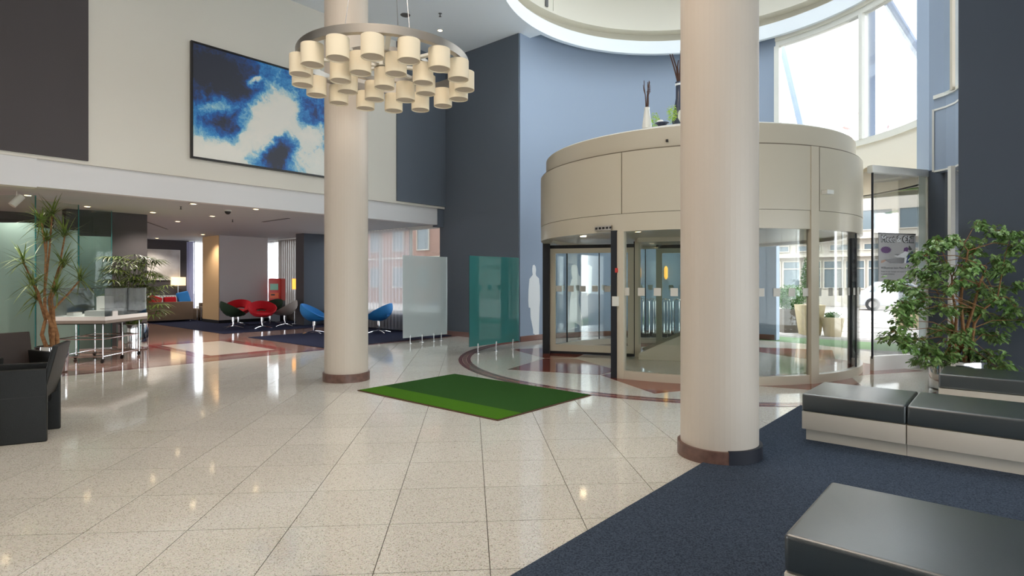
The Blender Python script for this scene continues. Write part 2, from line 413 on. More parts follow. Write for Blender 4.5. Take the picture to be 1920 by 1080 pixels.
wfr = struct(MB().bb((-8, -8.2, 3.2), (XF, -8, ZC)).build('wall_front', 'plaster_white'))
wff = struct(MB().bb((-8, -8.15, 0), (XF, -8.05, .12)).build('window_6', 'frame_white'))
for k in range(9): MB().bb((-8+2.3*k, -8.15, .12), (-7.92+2.3*k, -8.05, 3.2)).build('mullion', 'frame_white', wff)
MB().bb((-8, -8.11, .12), (XF, -8.09, 3.2)).build('pane', 'glass_clear', wff)
# slate block beside the entrance (faces the lobby) and right-hand slate wall
struct(MB().bb((XF, 9.26, 0), (11.6, 12.15, ZC)).build('wall_entrance_left', 'wall_slate_blue'))
struct(MB().bb((10.725, YB+.05, 3.0), (XF, YB+.25, 3.499)).build('wall_entrance_return', 'wall_slate_blue'))
struct(MB().bb((XF, -8, 0), (11.2, .62, ZC)).build('wall_right', 'wall_slate'))
struct(MB().bb((XF-.02, 9.26, 0), (XF, 12.0, .13)).build('baseboard_back', 'baseboard_brown'))
# curved blue wall of the rotunda
a_win0 = near_cyl(1452, RC, RR, True)[1]
struct(MB().arc(RC, RR, RR+.2, R(-4.6), R(93), 0, ZC+.3, 60).build('wall_rotunda', 'wall_blue'))
struct(MB().arc(RC, RR-.02, RR, R(-4), R(93), 0, .13, 60).build('baseboard_rotunda', 'baseboard_brown'))
def ang(px): return near_cyl(px, RC, RR, True)[1]
# high curved windows
zs, zh = 4.66, 7.45
wnd = struct(MB().arc(RC, RR-.06, RR+.12, R(-88), R(-4.6), zs-.14, zs, 40).build('window_1', 'frame_white'))
MB().arc(RC, RR-.06, RR+.12, R(-88), R(-4.6), zh, zh+.12, 40).build('window_head', 'frame_white', wnd)
MB().arc(RC, RR-.1, RR+.15, R(-88), R(-4.6), zh+.12, ZC+.3, 40).build('head_beam', 'cream', wnd)
a0 = ang(1464)
for a, ww in ((ang(1458), .014), (ang(1618), .011), (R(-74.5), .012)):
    MB().arc(RC, RR-.08, RR+.1, a-ww, a+ww, zs, zh, 2).build('mullion', 'frame_white', wnd)
for b0, b1 in ((ang(1618)+.012, ang(1458)-.014), (R(-74), ang(1618)-.012)):
    MB().arc(RC, RR, RR+.02, b0, b1, zs, zh, 20).build('pane', 'glass_clear', wnd)
struct(MB().arc(RC, RR-.02, RR+.15, R(-88), R(-4.6), 3.4, zs-.14, 40).build('wall_spandrel', 'plaster_white'))
# lower front screen beside the drum: flat glazed panel with its rails, soffit above
PA = Vector((11.36, 1.80, 0)); PB = Vector((12.5, 1.15, 0)); PU = (PB-PA).normalized(); PLEN = (PB-PA).length; PN = Vector((-PU.y, PU.x, 0))
if PN.dot(Vector((-1, -1, 0))) < 0: PN = -PN
scr = struct(MB().box((PA+PB)/2+Vector((0, 0, .12)), (PLEN, .07, .24), math.atan2(PU.y, PU.x)).build('window_2', 'frame_white'))
az = math.atan2(PU.y, PU.x)
MB().box((PA+PB)/2+Vector((0, 0, 3.4)), (PLEN+.1, .1, .12), az).build('top_rail', 'frame_white', scr)
MB().box(PA+PU*.01+Vector((0, 0, 1.8)), (.02, .03, 3.2), az).build('stile', 'rubber_black', scr)
MB().box(PB-PU*.005+Vector((0, 0, 1.8)), (.03, .06, 3.2), az).build('stile', 'frame_white', scr)
e_ = PB-PU*.2; MB().add([(e_.x, e_.y, .24), (PB.x, PB.y, .24), (PB.x, PB.y, 3.34), (e_.x, e_.y, 3.34)], [(0, 1, 2, 3)]).build('frosted_strip', 'glass_frost', scr, smooth=False)
MB().box((PA+PB)/2+Vector((0, 0, 1.8)), (PLEN-.1, .012, 3.1), az).build('pane', 'glass_clear', scr)
poly = [(PA.x, PA.y), (PB.x, PB.y)]+[(RC[0]+(RR+.1)*math.cos(R(t)), RC[1]+(RR+.1)*math.sin(R(t))) for t in range(-72, 6, 6)]+[(DC[0]+2.93*math.cos(R(t)), DC[1]+2.93*math.sin(R(t))) for t in range(5, -78, -6)]
struct(MB().prism(poly, 3.4, 3.47).build('ceiling_porch', 'canopy_beige'))
# blue pier, deep side wall, curved spandrel panel and narrow window at the right
p1, p2, p3 = at(1719, 10.62), at(1742, 10.12), at(1781, 9.72)
struct(MB().prism([(p1.x, p1.y), (p2.x, p2.y), (p3.x+.1, p3.y-.05), (p3.x+1.1, p3.y-.25), (p1.x+.7, p1.y-.2)], 3.44, ZC+.2).build('wall_pier', 'wall_blue'))
q1 = at(1741, 10.15); q2 = at(1782, 9.75)
struct(MB().prism([(q1.x, q1.y), (q2.x, q2.y), (q2.x+.9, q2.y-.2), (q1.x+.9, q1.y-.3)], 0, 3.44).build('wall_pier_lower', 'wall_slate'))
pc = at(1790, 11.0)
e0, e1 = at(1751, 9.85), at(1800, 9.22)
pts = [(e0.x, e0.y), (e0.x+(e1.x-e0.x)*.35+.05, e0.y+(e1.y-e0.y)*.35-.04), (e0.x+(e1.x-e0.x)*.7+.05, e0.y+(e1.y-e0.y)*.7-.04), (e1.x, e1.y)]
back = [(x+.22, y-.1) for x, y in pts[::-1]]
o = struct(MB().prism(pts+back, 3.36, 4.62).build('wall_balcony', 'wall_blue'))
def rail(z0, z1, off): return MB().prism([(x-off, y+off*.3) for x, y in pts]+[(x+.02, y) for x, y in pts[::-1]], z0, z1)
rail(3.36, 3.39, .012).build('edge_strip', 'frame_white', o); rail(4.4, 4.43, .012).build('edge_strip', 'frame_white', o); rail(4.6, 4.66, .03).build('edge_cap', 'frame_white', o)
MB().box((e0.x-.005, e0.y+.01, 3.9), (.03, .03, 1.06)).build('edge_strip', 'frame_white', o)
nw = struct(MB().box(at(1786, 9.35, 6.1), (.05, .05, 3.0), YAW).build('window_3', 'frame_beige'))
MB().box(at(1793, 9.5, 6.1), (.012, .4, 3.0), YAW).build('pane', 'glass_clear', nw)
nd = struct(MB().box(at(1784, 9.3, 1.68), (.07, .07, 3.36), YAW).build('window_4', 'frame_white'))
MB().box(at(1792, 9.4, 1.68), (.012, .35, 3.3), YAW).build('pane', 'glass_clear', nd)

# lounge walls and windows
wl = struct(MB().bb((11.03, 12.16, 0), (11.2, 24.9, .55)).build('wall_lounge_right', 'wall_slate'))
MB().bb((11.0, 12.1, 3.02), (11.2, 24.9, 3.1)).build('window_head', 'frame_white', wl)
lw = struct(MB().bb((11.02, 12.1, .55), (11.16, 24.9, .6)).build('window_5', 'frame_white'))
for y in (12.13, 13.6, 15.1, 16.6, 18.2, 20.0, 21.5, 23, 24.8):
    MB().bb((11.04, y-.03, .6), (11.12, y+.03, 3.02)).build('mullion', 'frame_white', lw)
MB().bb((11.07, 12.1, .6), (11.09, 24.9, 3.02)).build('pane', 'glass_clear', lw)
wfar = struct(MB().bb((-2, 25.1, 0), (9.1, 25.3, 3.1)).build('wall_far', 'wall_brown'))
w7 = struct(MB().bb((9.1, 25.12, 0), (11.2, 25.22, .12)).build('window_7', 'frame_white'))
for x in (9.13, 10.2, 11.15): MB().bb((x-.03, 25.12, .12), (x+.03, 25.22, 3.1)).build('mullion', 'frame_white', w7)
MB().bb((9.1, 25.16, .12), (11.2, 25.18, 3.1)).build('pane', 'glass_clear', w7)
struct(MB().bb((3.2, 15.75, 0), (4.78, 16.1, 3.1)).build('wall_lounge_left', 'wall_brown'))
struct(MB().bb((-4.2, 12.2, 0), (-4, 17.6, 3.1)).build('wall_office_left', 'wall_brown'))
wo = struct(MB().bb((-4, 17.4, 0), (3.3, 17.6, 3.1)).build('wall_office', 'wall_brown'))
MB().bb((1.2, 17.3, 2.3), (1.9, 17.4, 2.75)).build('wall_picture', 'blue_fabric', wo)
MB().bb((1.02, 17.32, 2.1), (1.12, 17.4, 2.75)).build('light_strip', 'decal_white', wo)
pl = struct(MB().bb((8.6, 21.0, .12), (10.34, 22.4, 3.1)).build('wall_pillar', 'lilac_plaster'))
MB().bb((8.585, 21.0, .12), (8.6, 22.4, 3.1)).build('side_face', 'tan_plaster', pl)
MB().bb((8.57, 20.97, .013), (10.36, 22.4, .12)).build('skirting', 'black', pl)
p2_ = struct(MB().bb((10.12, 18.0, 0), (11.02, 18.5, 3.1)).build('wall_pillar_blue', 'wall_slate'))
MB().bb((10.1, 18.0, 0), (10.12, 18.5, 3.1)).build('side_face', 'wall_brown', p2_)

# ------------------------------------------------------------------ columns
def column(x, y, label, half_navy):
    t = thing('column', label, 'column', (x, y, 0))
    n = 48
    MB().lathe([(.325, .1), (.325, ZC)], n).build('shaft', 'column_paint', t)
    if half_navy:
        MB().arc((0, 0), .2, .352, R(0), R(180), 0, .115, 30).build('base_trim', 'column_trim', t)
        MB().arc((0, 0), .2, .352, R(180), R(214), 0, .115, 8).build('base_trim', 'column_trim', t)
        MB().arc((0, 0), .2, .354, R(214), R(360), 0, .125, 30).build('base_trim', 'navy_trim', t)['label'] = 'navy blue carpeted skirting'
    else:
        MB().arc((0, 0), .2, .352, 0, 2*PI, 0, .125, 48).build('base_trim', 'column_trim', t)
c1 = at(649.5, 8.9); column(c1.x, c1.y, 'round white column behind the ring chandelier, brown base', False)
c2 = at(1348, 5.08); column(c2.x, c2.y, 'round white column at the edge of the navy carpet', True)

# ------------------------------------------------------------------ ring chandelier
CH = (4.22, 5.665)
t = thing('chandelier', 'large ring chandelier with cream drum shades before the white column', 'chandelier', (*CH, 3.82))
MB().arc((0, 0), .93, 1.0, 0, 2*PI, .24, .33, 96).build('outer_ring', 'steel_brushed', t)
MB().arc((0, 0), .48, .54, 0, 2*PI, .24, .29, 64).build('inner_ring', 'steel_brushed', t)
MB().lathe([(.12, .235), (.12, .3), (.03, .34), (.03, .42)], 24).build('hub', 'drum_white', t)
for k in range(8):
    a = R(45*k+11); MB().box((.53*math.cos(a), .53*math.sin(a), .265), (.84, .05, .03), a).build('spoke', 'drum_white', t)
sh0 = None
def shade(x, y):
    global sh0
    if sh0 is None:
        s = MB(); s.lathe([(.112, .0), (.119, .0), (.119, .215), (.112, .215), (.112, 0)], 32, close=False); sh0 = s.build('shade', 'shade_fabric', t)
        MB().lathe([(0, .012), (.112, .012), (.112, .02), (0, .02)], 32).build('diffuser', 'shade_bottom', sh0)
        MB().lathe([(0, .19), (.111, .19), (.111, .195), (.02, .2), (.02, .25), (0, .25)], 24).build('socket', 'drum_white', sh0)
        sh0.location = (x, y, 0)
    else:
        c = sh0.copy(); COL.objects.link(c); c.location = (x, y, 0); c.rotation_euler = (0, 0, random.random()*6)
        for g in sh0.children: d = g.copy(); COL.objects.link(d); d.parent = c
for k in range(16): a = R(22.5*k+1); shade(.95*math.cos(a), .95*math.sin(a))
for k in range(8): a = R(22.5+45*k); shade(.51*math.cos(a), .51*math.sin(a))
shade(0, 0)
for k in range(3):
    a = R(120*k+30); MB().tube([(.5*math.cos(a), .5*math.sin(a), .3), (.05*math.cos(a), .05*math.sin(a), ZC-3.82)], .004, 6).build('suspension_wire', 'steel', t)

# ------------------------------------------------------------------ painting
def painting_mat(x0, x1, z0, z1):
    m = bpy.data.materials.new('sea_painting'); m.use_nodes = True; MATS['sea_painting'] = m; nt = m.node_tree; b = nt.nodes['Principled BSDF']
    N = nt.nodes.new; L = nt.links.new
    g = N('ShaderNodeTexCoord'); mp = N('ShaderNodeMapping'); L(g.outputs['Object'], mp.inputs['Vector'])
    def math_(op, a, b_=None, clamp=False):
        n = N('ShaderNodeMath'); n.operation = op; n.use_clamp = clamp
        for i, v in enumerate((a, b_)):
            if v is None: continue
            if isinstance(v, (int, float)): n.inputs[i].default_value = v
            else: L(v, n.inputs[i])
        return n.outputs[0]
    nz = N('ShaderNodeTexNoise'); nz.inputs['Scale'].default_value = 1.5; nz.inputs['Detail'].default_value = 7; nz.inputs['Roughness'].default_value = .62; L(mp.outputs[0], nz.inputs['Vector'])
    va = N('ShaderNodeVectorMath'); va.operation = 'SUBTRACT'; L(nz.outputs['Color'], va.inputs[0]); va.inputs[1].default_value = (.5, .5, .5)
    vs = N('ShaderNodeVectorMath'); vs.operation = 'SCALE'; L(va.outputs[0], vs.inputs[0]); vs.inputs['Scale'].default_value = .75
    vv = N('ShaderNodeVectorMath'); vv.operation = 'ADD'; L(mp.outputs[0], vv.inputs[0]); L(vs.outputs[0], vv.inputs[1])
    sp = N('ShaderNodeSeparateXYZ'); L(vv.outputs[0], sp.inputs[0])
    U, V = sp.outputs[0], sp.outputs[2]
    acc = None
    # blobs: centre (m from lower-left corner), radii, tilt, weight (+ lighter, - darker)
    for cu, cv, ru, rv, th, wt in ((.45, .12, .75, .42, 0, .95), (1.45, .95, .75, .4, 45, 1.0), (.5, 1.75, .95, .55, -8, -.5), (.75, .72, .55, .36, 25, -.48), (1.75, .33, .5, .3, 35, -.66),
                                    (1.95, 1.35, .25, .5, 30, .5), (2.6, .35, .55, .55, 40, .5), (2.45, 1.35, .5, .38, 0, -.18), (1.3, 1.8, .16, .07, 20, .7), (.55, 1.12, .5, .16, 10, .35), (1.35, 2.1, .5, .3, 0, .06), (2.5, .95, .35, .16, 25, .55)):
        du, dv = math_('SUBTRACT', U, cu), math_('SUBTRACT', V, cv); c_, s_ = math.cos(R(th)), math.sin(R(th))
        a_ = math_('DIVIDE', math_('ADD', math_('MULTIPLY', du, c_), math_('MULTIPLY', dv, s_)), ru)
        b_ = math_('DIVIDE', math_('SUBTRACT', math_('MULTIPLY', dv, c_), math_('MULTIPLY', du, s_)), rv)
        q = math_('ADD', math_('MULTIPLY', a_, a_), math_('MULTIPLY', b_, b_))
        e = math_('MULTIPLY', math_('POWER', 2.718, math_('MULTIPLY', q, -1)), wt)
        acc = e if acc is None else math_('ADD', acc, e)
    n2 = N('ShaderNodeTexNoise'); n2.inputs['Scale'].default_value = 6; n2.inputs['Roughness'].default_value = .68; n2.inputs['Detail'].default_value = 6; L(vv.outputs[0], n2.inputs['Vector'])
    acc = math_('ADD', math_('ADD', acc, .34), math_('MULTIPLY', math_('SUBTRACT', n2.outputs['Fac'], .5), .85))
    rp = N('ShaderNodeValToRGB'); e = rp.color_ramp; L(acc, rp.inputs['Fac'])
    e.elements[0].color = (*lin((52, 56, 72)), 1); e.elements[1].color = (*lin((244, 242, 234)), 1)
    for p, c in ((.12, (50, 70, 116)), (.26, (30, 98, 182)), (.4, (62, 150, 216)), (.54, (150, 206, 226)), (.68, (234, 238, 232))):
        k = e.elements.new(p); k.color = (*lin(c), 1)
    L(rp.outputs['Color'], b.inputs['Base Color']); b.inputs['Roughness'].default_value = .45
    return m
painting_mat(0, 1, 0, 1)
px0, px1, pz0, pz1 = 4.35, 7.55, 3.87, 6.12
t = thing('painting', 'large abstract painting of blue and white sea on the white wall', 'painting', (px0, YB, pz0))
PW, PH = px1-px0, pz1-pz0
MB().bb((.03, -.05, .03), (PW-.03, -.01, PH-.03)).build('canvas', 'sea_painting', t)
for lo, hi in (((0, -.07, 0), (PW, 0, .035)), ((0, -.07, PH-.035), (PW, 0, PH)), ((0, -.07, .035), (.035, 0, PH-.035)), ((PW-.035, -.07, .035), (PW, 0, PH-.035))):
    MB().bb(lo, hi).build('frame', 'frame_black', t)

# ------------------------------------------------------------------ revolving door
rd = thing('revolving_door', 'large round beige revolving door with curved glass walls', 'revolving door', (*DC, 0))
O = (0, 0)
A0, A1 = R(115), R(181)           # the opening on the lobby side
# base rails and curved glass of the two fixed walls
for b0, b1 in ((A1, A0+PI), (A1+PI, A0+2*PI)):
    MB().arc(O, DR-.09, DR, b0, b1, 0, .13, 40).build('base_rail', 'frame_beige', rd)
for b0, b1, cuts in ((A1, A0+PI, (R(241.5), R(268.5))), (A1+PI, A0+2*PI, (R(20), R(45), R(70), R(92)))):
    es = [b0+.02]+[c if c > b0 else c+2*PI for c in cuts]+[b1-.02]
    es.sort()
    for u, v in zip(es[:-1], es[1:]):
        g = MB().arc(O, DR-.05, DR-.038, u+.004, v-.004, .13, 2.28, 24).build('glass_panel', 'glass_door', rd)
        n = max(1, int((v-u)/R(4.6)))
        for k in range(n):
            a = u+(v-u)*(k+.5)/n; MB().arc(O, DR-.037, DR-.034, a-.019, a+.019, 1.29, 1.41, 2).build('safety_mark', 'decal_grey', g)
    for c in es[1:-1]: MB().arc(O, DR-.056, DR-.033, c-.003, c+.003, .13, 2.28, 2).build('glass_seam', 'rubber_black', rd)
for a, ww in ((R(241.5), .026),):
    MB().arc(O, DR-.07, DR+.02, a-ww, a+ww, .0, 3.5, 3).build('mullion', 'frame_beige', rd)
# jamb posts: dark rubber edge with beige post beside
for a, s in ((A0, 1), (A1, -1), (A0+PI, -1), (A1+PI, 1)):
    MB().arc(O, DR-.11, DR+.03, a-.017, a+.017, 0, 2.3, 2).build('jamb_edge', 'rubber_black', rd)
    b = a-s*.036
    MB().arc(O, DR-.1, DR+.01, b-.019, b+.019, 0, 2.28, 2).build('jamb_post', 'frame_beige', rd)
# drum canopy: lower band, six face panels, set-back top tier, roof tiers
MB().arc(O, DR-.22, DR, 0, 2*PI, 2.28, 2.55, 120).build('lower_band', 'drum_beige', rd)
MB().arc(O, DR-.3, DR-.012, 0, 2*PI, 2.54, 3.52, 120).build('inner_band', 'drum_seam', rd)
for k in range(6):
    MB().arc(O, DR-.05, DR+.004, R(183.5+60*k)+.0025, R(243.5+60*k)-.0025, 2.557, 3.5, 30).build('face_panel', 'drum_beige', rd)
MB().arc(O, DR-.4, DR-.1, 0, 2*PI, 3.5, 3.83, 120).build('top_tier', 'drum_beige', rd)
MB().lathe([(DR-.1, 3.82), (DR-.12, 3.85), (2.05, 3.86), (2.0, 4.06), (1.9, 4.09), (0, 4.09)], 96).build('roof', 'drum_white', rd)
MB().lathe([(DR-.2, 2.34), (DR-.2, 2.4)], 64).build('inner_ceiling', 'frame_beige', rd)
for a in (R(150), R(183), R(215)):
    MB().lathe([(.055, 0), (.055, .02), (.03, .025)], 16, ((DR-.6)*math.cos(a), (DR-.6)*math.sin(a), 2.315)).build('ceiling_lamp', 'bulb', rd)
# sensors and control panel around the right-hand jamb
def onface(px, z, w_, h_, t_=.03, name='sensor', m='frame_white', r=DR):
    d, a = near_cyl(px, DC, r); return MB().arc(O, r-.01, r+t_, a-w_/2/r, a+w_/2/r, z-h_/2, z+h_/2, 2).build(name, m, rd)
s = onface(1133, 2.345, .3, .07, .05, 'sensor_bar', 'steel_brushed')
for k in range(5):
    d, a = near_cyl(1122+k*6.5, DC, DR); MB().arc(O, DR+.05, DR+.06, a-.006, a+.006, 2.33, 2.362, 2).build('sensor_lens', 'black', s)
onface(1251, 3.62, .035, .035, .03, 'roof_sensor', 'black', DR-.1)
s = onface(1157, 1.68, .04, .07, .03, 'stop_switch', 'kiosk_red'); onface(1156, 1.2, .09, .15, .06, 'button_box', 'frame_white')
onface(1546, 2.83, .14, .06, .1, 'motion_sensor', 'drum_white')
# door wing: framed glass leaf, centre display case with posts, second leaf
wa = R(113.5); ux = Vector((math.cos(wa), math.sin(wa), 0))
def wing(t0, t1, z0, z1, th, name, m, off=0): 
    c = ux*((t0+t1)/2)+Vector((-ux.y, ux.x, 0))*off; return MB().box((c.x, c.y, (z0+z1)/2), (abs(t1-t0), th, z1-z0), wa).build(name, m, rd)
for sg in (1, -1):
    of = 0 if sg == 1 else -.52                        # the far leaf stands folded back along the case
    a_, b_ = (1.06, 2.78) if sg == 1 else (-1.06, .66)
    e_ = 1
    wing(a_, b_, .06, .2, .06, 'leaf_rail', 'frame_beige', of); wing(a_, b_, 2.08, 2.18, .06, 'leaf_rail', 'frame_beige', of)
    wing(a_, a_+.12*e_, .2, 2.08, .06, 'leaf_stile', 'frame_beige', of); wing(b_-.12*e_, b_, .2, 2.08, .06, 'leaf_stile', 'frame_beige', of)
    g = wing(a_+.12*e_, b_-.12*e_, .2, 2.08, .012, 'leaf_glass', 'glass_door', of)
    for k in range(6 if sg == 1 else 0):
        m_ = wing(a_+.22+k*.25, a_+.34+k*.25, 1.29, 1.41, .016, 'safety_mark', 'decal_grey', of); m_.parent = g
    wing(a_, b_, 0.005, .06, .03, 'leaf_brush', 'rubber_black', of); wing(a_, b_, 2.18, 2.25, .03, 'leaf_brush', 'rubber_black', of)
    wing(.93*sg, 1.04*sg, 0.005, 2.34, .09, 'pivot_post', 'frame_beige'); wing(1.035*sg, 1.065*sg, .01, 2.3, .03, 'pivot_gasket', 'rubber_black')
for off in (-.42, .42): wing(-.93, .93, .3, 2.3, .012, 'case_glass', 'glass_door', off)
pn = Vector((-ux.y, ux.x, 0))
for off in (-.435, .435):
    MB().slab([(-.93, .02), (.93, .02), (.93, .12), (-.93, 1.0)], pn*off-pn*.01, ux, (0, 0, 1), .02).build('case_panel', 'frame_beige', rd)
wing(-.93, .93, .005, .1, .86, 'case_floor', 'frame_beige'); wing(-.95, .95, 2.26, 2.34, .88, 'case_top', 'frame_beige')

# ------------------------------------------------------------------ things on the drum roof
def roof_pt(px, back): d, a = near_cyl(px, DC, 1.95); return at(px, d+back, 4.091)
def branchy(mb, o, n, h, spread, r, seed):
    rn = random.Random(seed)
    for k in range(n):
        a = rn.uniform(0, 6.28); p = Vector(o); pts = [p.copy()]; dirn = Vector((math.cos(a)*spread, math.sin(a)*spread, 1))
        for i in range(5):
            p = p+dirn*h/5*rn.uniform(.8, 1.1)+Vector((rn.uniform(-1, 1), rn.uniform(-1, 1), 0))*.012; pts.append(p.copy())
        mb.tube(pts, r, 5, r*.5)
        q = pts[3]; mb.tube([q, q+Vector((rn.uniform(-.05, .05), rn.uniform(-.05, .05), h*.16)), q+Vector((rn.uniform(-.09, .09), rn.uniform(-.09, .09), h*.3))], r*.6, 5, r*.3)
v = thing('vase', 'slim white vase holding bare twigs on the revolving door roof', 'vase', roof_pt(1213, .12))
MB().lathe([(.075, 0), (.08, .05), (.06, .2), (.042, .33), (.048, .36), (.04, .36), (.035, .33), (.03, .1), (0, .1)], 24).build('body', 'ceramic_white', v)
b = MB(); branchy(b, (0, 0, .2), 4, .62, .1, .012, 3); b.build('twigs', 'twig', v)
v = thing('vase', 'tall dark vase with brown branches beside the white column', 'vase', roof_pt(1273, .32))
MB().lathe([(.1, 0), (.115, .12), (.085, .3), (.052, .5), (.05, .74), (.06, .77), (.05, .77), (.04, .7), (.03, .3), (0, .3)], 24).build('body', 'ceramic_dark', v)
MB().lathe([(.05, .71), (.064, .715), (.064, .74), (.05, .745)], 24).build('collar', 'decal_white', v)
b = MB(); lr = Vector((sn, -cs, 0))
for lat, hh, bk in ((-.15, 1.24, 0), (-.09, 1.27, .05), (-.03, 1.12, -.04), (.03, 1.3, 0), (.08, 1.2, .05)):
    e = lr*lat+Vector((bk, bk, hh)); b.tube([(0, 0, .6), lr*lat*.2+Vector((0, 0, .82)), lr*lat*.55+Vector((bk*.4, 0, 1.02)), e], .017, 6, .009)
b.build('branches', 'twig', v)
def leaf_ball(name, label, loc, rx, rz, n, m, cat='plant', seed=1, sz=.03):
    rn = random.Random(seed); mb = MB()
    for k in range(n):
        th, ph = rn.uniform(0, 6.28), math.acos(rn.uniform(-1, 1)); q = rn.uniform(.5, 1)
        p = Vector((rx*q*math.sin(ph)*math.cos(th), rx*q*math.sin(ph)*math.sin(th), rz+rz*q*math.cos(ph)))
        u = Vector((rn.uniform(-1, 1), rn.uniform(-1, 1), rn.uniform(-1, 1))).normalized(); v_ = u.cross(Vector((rn.uniform(-1, 1), rn.uniform(-1, 1), .3))).normalized()
        mb.add([p, p+u*sz+v_*sz*.4, p+u*sz*2, p+u*sz-v_*sz*.4], [(0, 1, 2, 3)])
    o = mb.build(name, m, smooth=False); o.location = loc; return o
tag(leaf_ball('moss_plant', '', roof_pt(1228, .25)+Vector((0, 0, .012)), .085, .14, 260, 'leaf_lime', sz=.016), 'lime green tuft between white vase and dark tray on door roof', 'plant')
tag(leaf_ball('moss_plant', '', roof_pt(1260, .0)+Vector((0, 0, .012)), .085, .15, 300, 'leaf_lime', seed=4, sz=.016), 'lime green tuft at the foot of the tall dark vase', 'plant')
v = thing('bowl', 'dark shallow bowl holding a white stone on the door roof', 'bowl', roof_pt(1241, .12))
MB().lathe([(.05, 0), (.09, .04), (.12, .055), (.115, .06), (.07, .04), (0, .035)], 28).build('dish', 'ceramic_dark', v)
MB().lathe([(0, .035), (.05, .04), (.065, .07), (.045, .105), (0, .115)], 20, (-.02, .02, 0)).build('stone', 'ceramic_white', v)
v = thing('pot', 'pale round pot half hidden behind the column on door roof', 'pot', roof_pt(1283, -.0))
MB().lathe([(.06, 0), (.1, .08), (.1, .16), (.085, .19), (.075, .19), (.08, .1), (0, .1)], 24).build('body', 'ceramic_white', v)

# ------------------------------------------------------------------ benches
bench0 = None
def bench(x0, y1, label, first=False):
    global bench0
    g = 'black topped lobby benches'
    if bench0 is None:
        t = thing('bench', label, 'bench', (x0, y1, .0142), 0, g)
        MB().bb((.04, -.827, 0), (.80, -.03, .106)).build('plinth', 'bench_panel', t)
        MB().bb((0, -.825, .106), (.84, -.003, .271)).build('base_box', 'bench_panel', t, bevel=.003)
        MB().bb((0, -.826, .273), (.845, -.002, .438)).build('cushion', 'leather_bench', t, bevel=.022, seg=4)
        bench0 = t; return t
    d = dup(bench0, (x0, y1, .0142 if x0 < 8 else .001), None, label)
    if not first:                                      # inner units: plinth runs through to the unit before
        for ch in d.children:
            if ch.name.startswith('plinth'): ch.scale.y = 1.0364; ch.location.y = .031
    return d
bench(2.62, .74, 'black topped bench seat at the front, cut by the picture edge')
bench(2.62, -.09, 'black topped bench seat beyond the frontmost one')
bench(5.96, 1.52, 'black topped bench seat nearest the column, its short end free', True)
bench(5.96, .69, 'black topped bench seat joined to the one by the column')
bench(5.96, -.14, 'third black topped bench seat from the column')
bench(8.35, .66, 'black topped bench seat in front of the potted fig tree', True)
bench(8.35, -.17, 'black topped bench seat along the slate wall beside the fig tree')

# ------------------------------------------------------------------ green mat
t = thing('door_mat', 'green entrance mat with lime border strip on the pale tiles', 'mat', (4.64, 4.22, 0))
MB().bb((0, 0, .001), (1.84, 2.62, .010)).build('edging', 'mat_edge', t)
MB().bb((.42, .02, .006), (1.82, 2.6, .016)).build('pile', 'mat_green', t)
MB().bb((.02, .02, .006), (.42, 2.6, .016)).build('border_strip', 'mat_lime', t)

# ------------------------------------------------------------------ free standing glass screens
def screen(x0, x1, y, z0, z1, m, label, feet):
    t = thing('glass_screen', label, 'screen', (x0, y, 0))
    MB().bb((0, -.006, z0), (x1-x0, .006, z1)).build('glass_sheet', 'glass_clear', t)
    MB().add([(0, -.008, z0), (x1-x0, -.008, z0), (x1-x0, -.008, z1), (0, -.008, z1)], [(0, 1, 2, 3)]).build('film', m, t, smooth=False)
    for fx in feet:
        f = MB().lathe([(.05, 0), (.05, .012), (.012, .016), (.012, z0-.01), (.02, z0-.01), (.02, z0+.05), (0, z0+.05)], 16, (fx-x0, 0, 0)).build('foot_post', 'steel', t)
    return t
screen(8.72, 10.15, 11.0, .14, 2.12, 'glass_frost', 'frosted pale glass screen on steel feet beside the lounge window', (8.95, 9.32, 9.7, 9.95))
screen(8.38, 9.95, 8.42, .16, 2.03, 'glass_teal', 'teal glass screen on steel feet in front of the slate wall', (8.64, 9.2, 9.75))

# ------------------------------------------------------------------ silhouettes stuck on the curved wall
def decal(name, label, px, pts, h, wdt, z0, flip=1, r=RR-.004):
    d, a0_ = near_cyl(px, RC, RR, True)
    b = bmesh.new(); vs = []
    for u, v in pts:
        a = a0_-flip*u*wdt/RR; vs.append(b.verts.new((RC[0]+r*math.cos(a), RC[1]+r*math.sin(a), z0+v*h)))
    b.faces.new(vs); bmesh.ops.triangulate(b, faces=b.faces)
    g = bmesh.ops.extrude_face_region(b, geom=list(b.faces))
    for q in [e for e in g['geom'] if isinstance(e, bmesh.types.BMVert)]:
        q.co.x = RC[0]+(q.co.x-RC[0])*(r+.003)/r; q.co.y = RC[1]+(q.co.y-RC[1])*(r+.003)/r
    me = bpy.data.meshes.new(name); b.to_mesh(me); b.free(); me.materials.append(MATS['decal_white'])
    o = bpy.data.objects.new(name, me); COL.objects.link(o); return tag(o, label, 'wall sticker')
man = [(.42, .99), (.55, 1.0), (.66, .975), (.7, .93), (.67, .87), (.72, .845), (.95, .81), (1.02, .7), (1.04, .5), (1.0, .41), (.94, .41), (.95, .0), (.68, .0), (.66, .38), (.62, .2), (.63, .1), (.56, .035), (.46, .04), (.44, .1), (.4, .18), (.22, .28), (.2, .4), (.06, .41), (.02, .5), (.04, .64), (.12, .8), (.3, .835), (.42, .86), (.38, .9), (.38, .955)]
